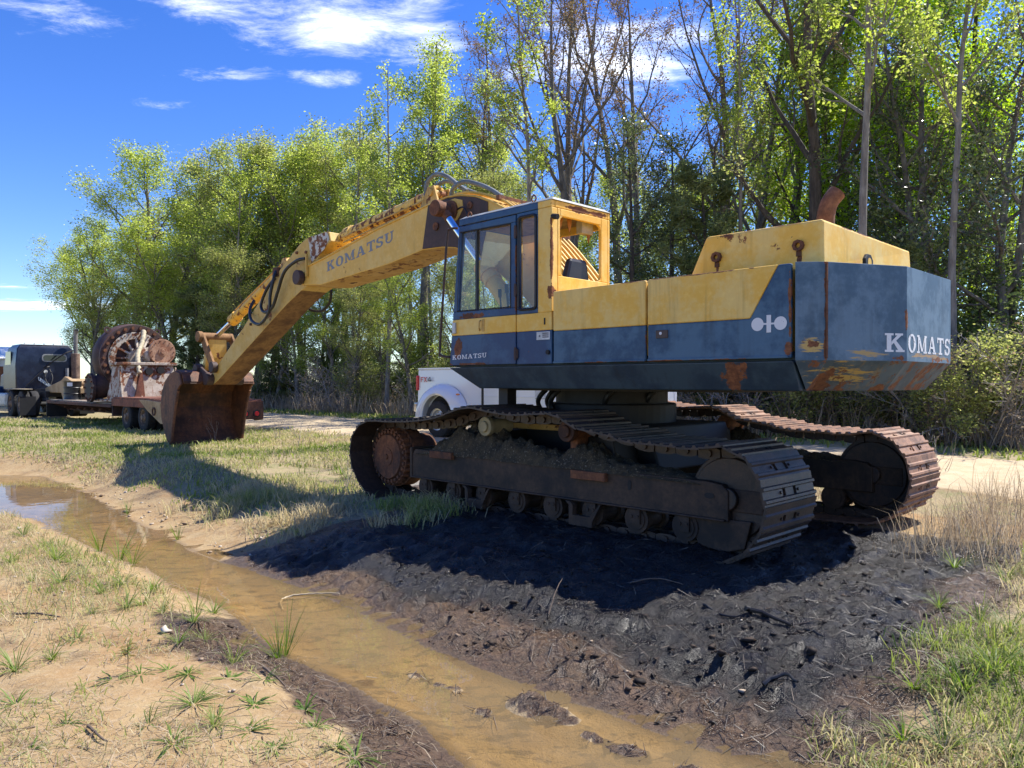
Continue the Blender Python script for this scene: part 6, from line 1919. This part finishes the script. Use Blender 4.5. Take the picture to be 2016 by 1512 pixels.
# individual tufts
def tuft_mesh(name, seed, n, L, w, lean, mat, tint=(.0, .8)):
    rg = np.random.default_rng(seed)
    co = []; f = []; tt = []
    for k in range(n):
        az = rg.random() * 2 * math.pi; d = np.array([math.cos(az), math.sin(az), 0]); e = np.array([-d[1], d[0], 0])
        l = L * rg.uniform(.5, 1.15); ln = lean * rg.uniform(.5, 1.3)
        p = d * rg.uniform(0, L * .12); th = math.atan2(1, ln); ww = w * rg.uniform(.7, 1.2)
        b = len(co); S = 5; tv = rg.uniform(*tint)
        for i in range(S + 1):
            t = i / S; wd = ww * (.55 + .9 * t) * (1 - t) ** .7 + .0003
            co += [p - e * wd * .5, p + e * wd * .5]; tt += [tv + .08 * t] * 2
            th -= ln * .22
            p = p + (d * math.cos(th) + np.array([0, 0, math.sin(th)])) * l / S
            if p[2] < .003: p[2] = .003
        for i in range(S): f.append((b + 2 * i, b + 2 * i + 1, b + 2 * i + 3, b + 2 * i + 2))
    me = mesh_np(name, np.array(co), np.array(f), True)
    a = me.attributes.new('tint', 'FLOAT', 'POINT'); a.data.foreach_set('value', np.array(tt, dtype=np.float32))
    me.materials.append(mat)
    return me


low_t = [tuft_mesh('crabgrass', s, 10 + 5 * (s % 5), .10 + .02 * (s % 4), .009 + .002 * (s % 3), 1.0 + .16 * (s % 6), L_weed, (0, .35 + .1 * (s % 6))) for s in range(1, 11)]
mid_t = [tuft_mesh('grass_clump', s, 40, .17, .007, .75, L_weed, (.1, .75)) for s in (5, 6, 7)]
tall_t = [tuft_mesh('reed', s, 22, .36, .008, .42, L_weed, (.15, .55)) for s in (8, 9)]


def tuft(name, ms, X, Y, s, label, group, cat='grass'):
    o = bpy.data.objects.new(name, ms[trnd.randrange(len(ms))])
    o.location = (X, Y, float(zed(np.array([X]), np.array([Y]))[0]) - .004)
    o.rotation_euler = (trnd.gauss(0, .12), trnd.gauss(0, .12), trnd.uniform(0, 6.28)); o.scale = (s * trnd.uniform(.75, 1.25), s * trnd.uniform(.75, 1.25), s * trnd.uniform(.8, 1.2))
    link(o); tag(o, label, cat, group)
    return o


def gp(px, py, z=-.1):
    Y = 1500 * (1.55 - z) / (py - 752)
    return (px - 1008) / 1500 * Y, Y


LOW = [(60, 1490), (130, 1440), (290, 1440), (370, 1340), (402, 1380), (430, 1420), (490, 1450), (540, 1485), (620, 1440), (662, 1482), (600, 1400), (275, 1340), (330, 1330), (500, 1400), (222, 1352), (700, 1500), (30, 1400), (450, 1345), (340, 1480), (250, 1290), (520, 1350), (150, 1260)]
MID = [(110, 1105), (90, 1080), (142, 1112), (350, 1272), (380, 1235), (402, 1252), (420, 1185), (240, 1155), (20, 1110), (62, 1150), (200, 1170), (280, 1195), (320, 1210), (120, 1150), (45, 1060), (300, 1160), (180, 1210), (460, 1300), (30, 1320), (420, 1440), (380, 1400), (100, 1300), (250, 1200)]
for (px, py) in LOW:
    X, Y = gp(px, py); tuft('crabgrass_tuft', low_t, X, Y, trnd.uniform(.6, 1.35), 'low spreading crabgrass tuft on the sandy near bank', 'crabgrass tufts on the near bank')
for (px, py) in MID:
    X, Y = gp(px, py); tuft('grass_clump', mid_t, X, Y, trnd.uniform(.8, 1.3), 'upright grass clump on the near bank of the ditch', 'grass clumps on the near bank')
for (px, py, s) in ((562, 1285, .9), (548, 1292, .8), (195, 1085, 1.1), (235, 1100, 1.0), (262, 1105, .9), (385, 1225, .8), (350, 1060, .7), (250, 1010, .8)):
    X, Y = gp(px, py, -.2); tuft('reed_tuft', tall_t, X, Y, s, 'tall thin reed tuft standing at the water edge', 'reed tufts at the water')
for (px, py, s) in ((535, 1012, 1.1), (560, 1000, 1.0), (685, 945, 1.6), (672, 938, 1.4), (868, 995, 1.1), (905, 1003, 1.0), (660, 930, 1.2)):
    X, Y = gp(px, py, 0); tuft('grass_clump', mid_t, X, Y, s, 'thick grass clump beside the excavator track', 'grass clumps by the track')
for (px, py, s) in ((1880, 1130, 1.2), (1930, 1230, 1.3), (1850, 1200, 1.0), (1800, 1340, 1.2), (1900, 1350, 1.3), (1960, 1330, 1.4), (1780, 1400, 1.1), (1860, 1420, 1.3), (1980, 1150, 1.2), (1950, 1080, 1.0), (1990, 1450, 1.2), (1730, 1460, 1.0), (1905, 1060, 1.0), (1840, 1280, 1.1), (1990, 1250, 1.2)):
    X, Y = gp(px, py, -.02); tuft('grass_clump', mid_t, X, Y, s * 1.1, 'green grass clump on the bank right of the mud', 'grass clumps right of the mud')


# ---- loose debris
def slivers(name, X, Y, L, r, tint, mat, label, up=.01, cat='debris'):
    n = len(X); Z = zed(X, Y) + r
    az = grg.random(n) * 2 * np.pi
    d = np.stack([np.cos(az), np.sin(az), np.zeros(n)], 1)
    e = np.stack([-np.sin(az), np.cos(az), np.zeros(n)], 1) * r[:, None]
    a = np.stack([X, Y, Z], 1); x2 = X + d[:, 0] * L; y2 = Y + d[:, 1] * L
    b = np.stack([x2, y2, zed(x2, y2) + r + grg.random(n) * up], 1)
    upv = np.zeros((n, 3)); upv[:, 2] = r * 1.2
    co = np.stack([a - e, a + e, a + upv, b - e * .4, b + e * .4, b + upv * .5], 1).reshape(-1, 3)
    i = np.arange(n)[:, None] * 6
    f = np.concatenate([i + np.array([[0, 3, 5, 2]]), i + np.array([[1, 2, 5, 4]]), i + np.array([[0, 1, 4, 3]])], 0)
    me = mesh_np(name, co, f, False)
    at_ = me.attributes.new('tint', 'FLOAT', 'POINT'); at_.data.foreach_set('value', np.repeat(tint, 6).astype(np.float32))
    me.materials.append(mat)
    o = bpy.data.objects.new(name, me); o['kind'] = 'stuff'; o['label'] = label; o['category'] = cat; link(o)


def lumps(name, X, Y, r, tint, mat, label, sink=.3):
    n = len(X); Z = zed(X, Y)
    base = np.array([(1, 0, 0), (-1, 0, 0), (0, 1, 0), (0, -1, 0), (0, 0, 1), (0, 0, -1), (.6, .6, .6), (-.6, .6, .6), (-.6, -.6, .6), (.6, -.6, .6)], float)
    tri = np.array([(0, 6, 9), (0, 2, 6), (2, 7, 6), (2, 1, 7), (1, 8, 7), (1, 3, 8), (3, 9, 8), (3, 0, 9), (4, 6, 7), (4, 7, 8), (4, 8, 9), (4, 9, 6), (0, 5, 2), (2, 5, 1), (1, 5, 3), (3, 5, 0)])
    v = base[None] * r[:, None, None] * grg.uniform(.4, 1.5, (n, 10, 1)) * np.array([1, 1, .7])
    v[:, :, 0] *= grg.uniform(.7, 1.4, (n, 1)); 
    co = (v + np.stack([X, Y, Z + r * (.5 - sink)], 1)[:, None]).reshape(-1, 3)
    f = (np.arange(n)[:, None, None] * 10 + tri[None]).reshape(-1, 3)
    me = mesh_np(name, co, f, False)
    a = me.attributes.new('tint', 'FLOAT', 'POINT'); a.data.foreach_set('value', np.repeat(tint, 10).astype(np.float32))
    me.materials.append(mat)
    o = bpy.data.objects.new(name, me); o['kind'] = 'stuff'; o['label'] = label; o['category'] = 'debris'; link(o)


def tint_mat(name, a, b, c, rough, spec=.4):
    g = G(name); t = g.attr('tint')
    col = g.mix(g.rng(t, 0, .5, 0, 1, False), a, b); col = g.mix(g.rng(t, .5, 1, 0, 1, False), col, c)
    g.set(col, rough, 0, spec)
    return g.m


mud_litter = tint_mat('mud_litter', (.009, .007, .006), (.055, .035, .023), (.19, .13, .08), .40, .5)
clod_mat = tint_mat('mud_clods', (.014, .010, .008), (.07, .046, .030), (.15, .10, .06), .75, .25)
peb_mat = tint_mat('pebbles', (.17, .11, .065), (.34, .26, .18), (.55, .48, .38), .8, .3)


def mud_density(X, Y):
    u, v, sd, mud, black, left = fields(X, Y)
    return smooth(mud, -.05, .2) * smooth(sd, .0, .12) * (1 - .75 * smooth(rect_sd(u, v, -2.6, 3.3, -2.2, 1.9), -.3, .2))


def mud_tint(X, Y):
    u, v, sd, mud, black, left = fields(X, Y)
    return np.clip(.66 - .56 * smooth(black, -.5, .5) + grg.normal(0, .22, len(X)), 0, 1)  # litter and clods darken over the shade-toned black zone


X, Y = scatter(8500, -2.6, 5.4, 2.3, 10, lambda X, Y: mud_density(X, Y) * np.clip((4.2 / Y) ** 1.5, .1, 1))
n = len(X)
slivers('mud_litter', X, Y, grg.gamma(2.0, .022, n) + .012, grg.uniform(.0012, .0034, n), mud_tint(X, Y), mud_litter, 'shredded bark and twigs trodden into the dark mud', .035)
X, Y = scatter(2600, -2.6, 5.4, 2.3, 9, lambda X, Y: mud_density(X, Y) * smooth(fbm(X, Y, 2.5, 3, 91), .42, .6) * np.clip((4.2 / Y) ** 1.5, .1, 1))
n = len(X)
lumps('mud_clods', X, Y, grg.gamma(2.0, .0040, n) + .002, mud_tint(X, Y) - .15, clod_mat, 'wet mud clods along the ditch')


def peb_density(X, Y):
    u, v, sd, mud, black, left = fields(X, Y)
    return np.where(left, .22, 1) * (1 - .92 * smooth(mud, -.2, .15)) * smooth(sd, .0, .15) * smooth(2.2 - sd, 0, 1.4) * smooth(fbm(X, Y, 1.4, 3, 55), .42, .62)


X, Y = scatter(3200, -8, 2.0, 2.5, 13, lambda X, Y: peb_density(X, Y) * np.clip((6 / Y), .2, 1))
n = len(X)
lumps('pebbles', X, Y, grg.gamma(2.0, .0040, n) + .003, grg.random(n), peb_mat, 'small pale pebbles along the ditch banks', .2)
X, Y = scatter(700, -6, 3.0, 2.0, 9, lambda X, Y: (fields(X, Y)[2] > .1) * (np.abs(X / Y) < .75) * .5)
n = len(X)
slivers('fallen_twigs', X, Y, grg.gamma(2.2, .03, n) + .02, grg.uniform(.0012, .0035, n), grg.uniform(.3, 1, n), tint_mat('dry_twigs', (.05, .035, .025), (.14, .10, .07), (.30, .25, .19), .9, .2), 'dry twigs scattered over the banks', .03, 'twigs')


def stick(pts, r, mat, label, cat='stick', name='stick'):
    mb = MB()
    c = catmull(pts, 5); m = len(c)
    c = [p + Vector((trnd.gauss(0, r * .35), trnd.gauss(0, r * .35), trnd.gauss(0, r * .2))) for p in c]
    mb.tube(c, [r * (1 - .6 * i / m) for i in range(m)], 7)
    o = mb.build(name, mat, None, 0, True); tag(o, label, cat)
    return o


def gz(px, py, z=-.05, up=.015):
    X, Y = gp(px, py, z)
    return (X, Y, float(zed(np.array([X]), np.array([Y]))[0]) + up)


dk_stick = bpy.data.materials['mud_litter']
stk = simple('black_wet_stick', (.010, .009, .009), .4)
stk2 = simple('brown_dry_stick', (.12, .085, .06), .85)
cane = simple('pale_cane', (.45, .36, .22), .6)
stick([gz(1468, 1228), gz(1500, 1236, up=.03), gz(1560, 1250)], .020, stk, 'thick black stick lying on the dark mud')
stick([gz(1385, 1215), gz(1425, 1228), gz(1462, 1232)], .011, stk, 'thin black stick next to the thick one on the mud')
stick([gz(1585, 1258), gz(1600, 1268), gz(1622, 1280)], .012, stk, 'short black stick beyond the thick stick on the mud')
stick([gz(1505, 1326), gz(1545, 1322, up=.03), gz(1570, 1332)], .014, stk, 'black stick at the foot of the mud ledge')
stick([gz(1240, 1162), gz(1290, 1168), gz(1345, 1178)], .007, stk2, 'long thin stick in the shade of the excavator')
stick([gz(1080, 1200), gz(1095, 1185, up=.06), gz(1108, 1172, up=.10)], .004, stk2, 'thin twig poking out of the mud at the shadow edge')
stick([gz(25, 1208, -.1), gz(70, 1212, -.1, .03), gz(118, 1222, -.1)], .010, stk2, 'dead branch lying on the sandy near bank')
stick([gz(172, 1450, -.1), gz(190, 1465, -.1, .02), gz(210, 1482, -.1)], .008, stk2, 'short dead stick beside crabgrass on the near bank')
stick([gz(518, 1330, -.1), gz(540, 1345, -.1, .03), gz(562, 1355, -.1)], .009, stk2, 'broken dead stick near the brown mud patch')
wz = WATER_Z
def wp_(px, py, dz): 
    X, Y = gp(px, py, wz); return (X, Y, wz + dz)
stick([wp_(556, 1196, -.03), wp_(552, 1182, -.015), wp_(566, 1176, .0), wp_(600, 1173, .012), wp_(640, 1173, .02), wp_(668, 1176, .03)], .011, cane, 'pale bent cane half sunk at the water edge', 'cane', 'cane')

# dead stalks by the far track and by the bucket
def dead_weed(X, Y, H, seed, label, group):
    rg = random.Random(seed); mb = MB()
    z = float(zed(np.array([X]), np.array([Y]))[0])
    for k in range(rg.randint(5, 9)):
        a = rg.uniform(0, 6.28); p = Vector((rg.gauss(0, .05), rg.gauss(0, .05), 0)); d = Vector((math.cos(a) * .35, math.sin(a) * .35, 1)).normalized()
        pts = [p]; L = H * rg.uniform(.5, 1.1)
        for i in range(7):
            d = (d + Vector((rg.gauss(0, .13), rg.gauss(0, .13), -.05))).normalized(); p = p + d * L / 7; pts.append(p)
            if i > 2 and rg.random() < .6:
                q = (d + Vector((rg.gauss(0, .7), rg.gauss(0, .7), .1))).normalized(); mb.tube([p, p + q * L * .12, p + q * L * .2 + Vector((0, 0, -.02))], [.0025, .002, .001], 3)
        mb.tube(pts, [.0045 - .0005 * i for i in range(8)], 4)
    o = mb.build('dead_weed', bpy.data.materials['pale_twigs'], None); o.location = (X, Y, z); tag(o, label, 'weed', group)


for i, (px, py) in enumerate(((1770, 985), (1800, 1000), (1745, 1000), (1830, 975), (1850, 960))):
    X, Y = gp(px, py, 0); dead_weed(X, Y, .75, 300 + i, 'leafless dead weed stalks against the rear of the far track', 'dead weeds by the far track')
for i, (px, py) in enumerate(((372, 872), (400, 868), (425, 872), (345, 872))):
    X, Y = gp(px, py, .12); dead_weed(X, Y, .6, 400 + i, 'dry weed stalks in front of the bucket mouth', 'dry weeds at the bucket')
for i, (px, py) in enumerate(((590, 880), (545, 868), (690, 1050 - 100))):
    X, Y = gp(px, py, .1); dead_weed(X, Y, .7, 500 + i, 'dry weed stalks standing in the field grass', 'dry weeds in the field')

# red-leafed seedling on the near bank
sx, sy = gp(250, 1338)
sz = float(zed(np.array([sx]), np.array([sy]))[0])
sap = empty('seedling', (sx, sy, sz)); tag(sap, 'small seedling with reddish green leaves on the sandy near bank', 'seedling')
mb = MB(); mb.tube([(0, 0, -.01), (.004, 0, .08), (.0, .004, .17)], [.0025, .002, .0012], 5); mb.build('stem', stk2, sap)
for k in range(9):
    a = k * 2.4; zz = .10 + .008 * k; L = .05
    d = Vector((math.cos(a), math.sin(a), .25)); e = Vector((-math.sin(a), math.cos(a), 0))
    mb = MB(); p = Vector((0, 0, zz)); mb.add([p, p + d * L * .5 + e * .014, p + d * L - Vector((0, 0, .01)), p + d * L * .5 - e * .014], [(0, 1, 2, 3)]); mb.build('leaf', leaf('seedling_leaf', (.16, .12, .03), (.2, .16, .04), (.3, .1, .04), .3) if k == 0 else bpy.data.materials['seedling_leaf'], sap)
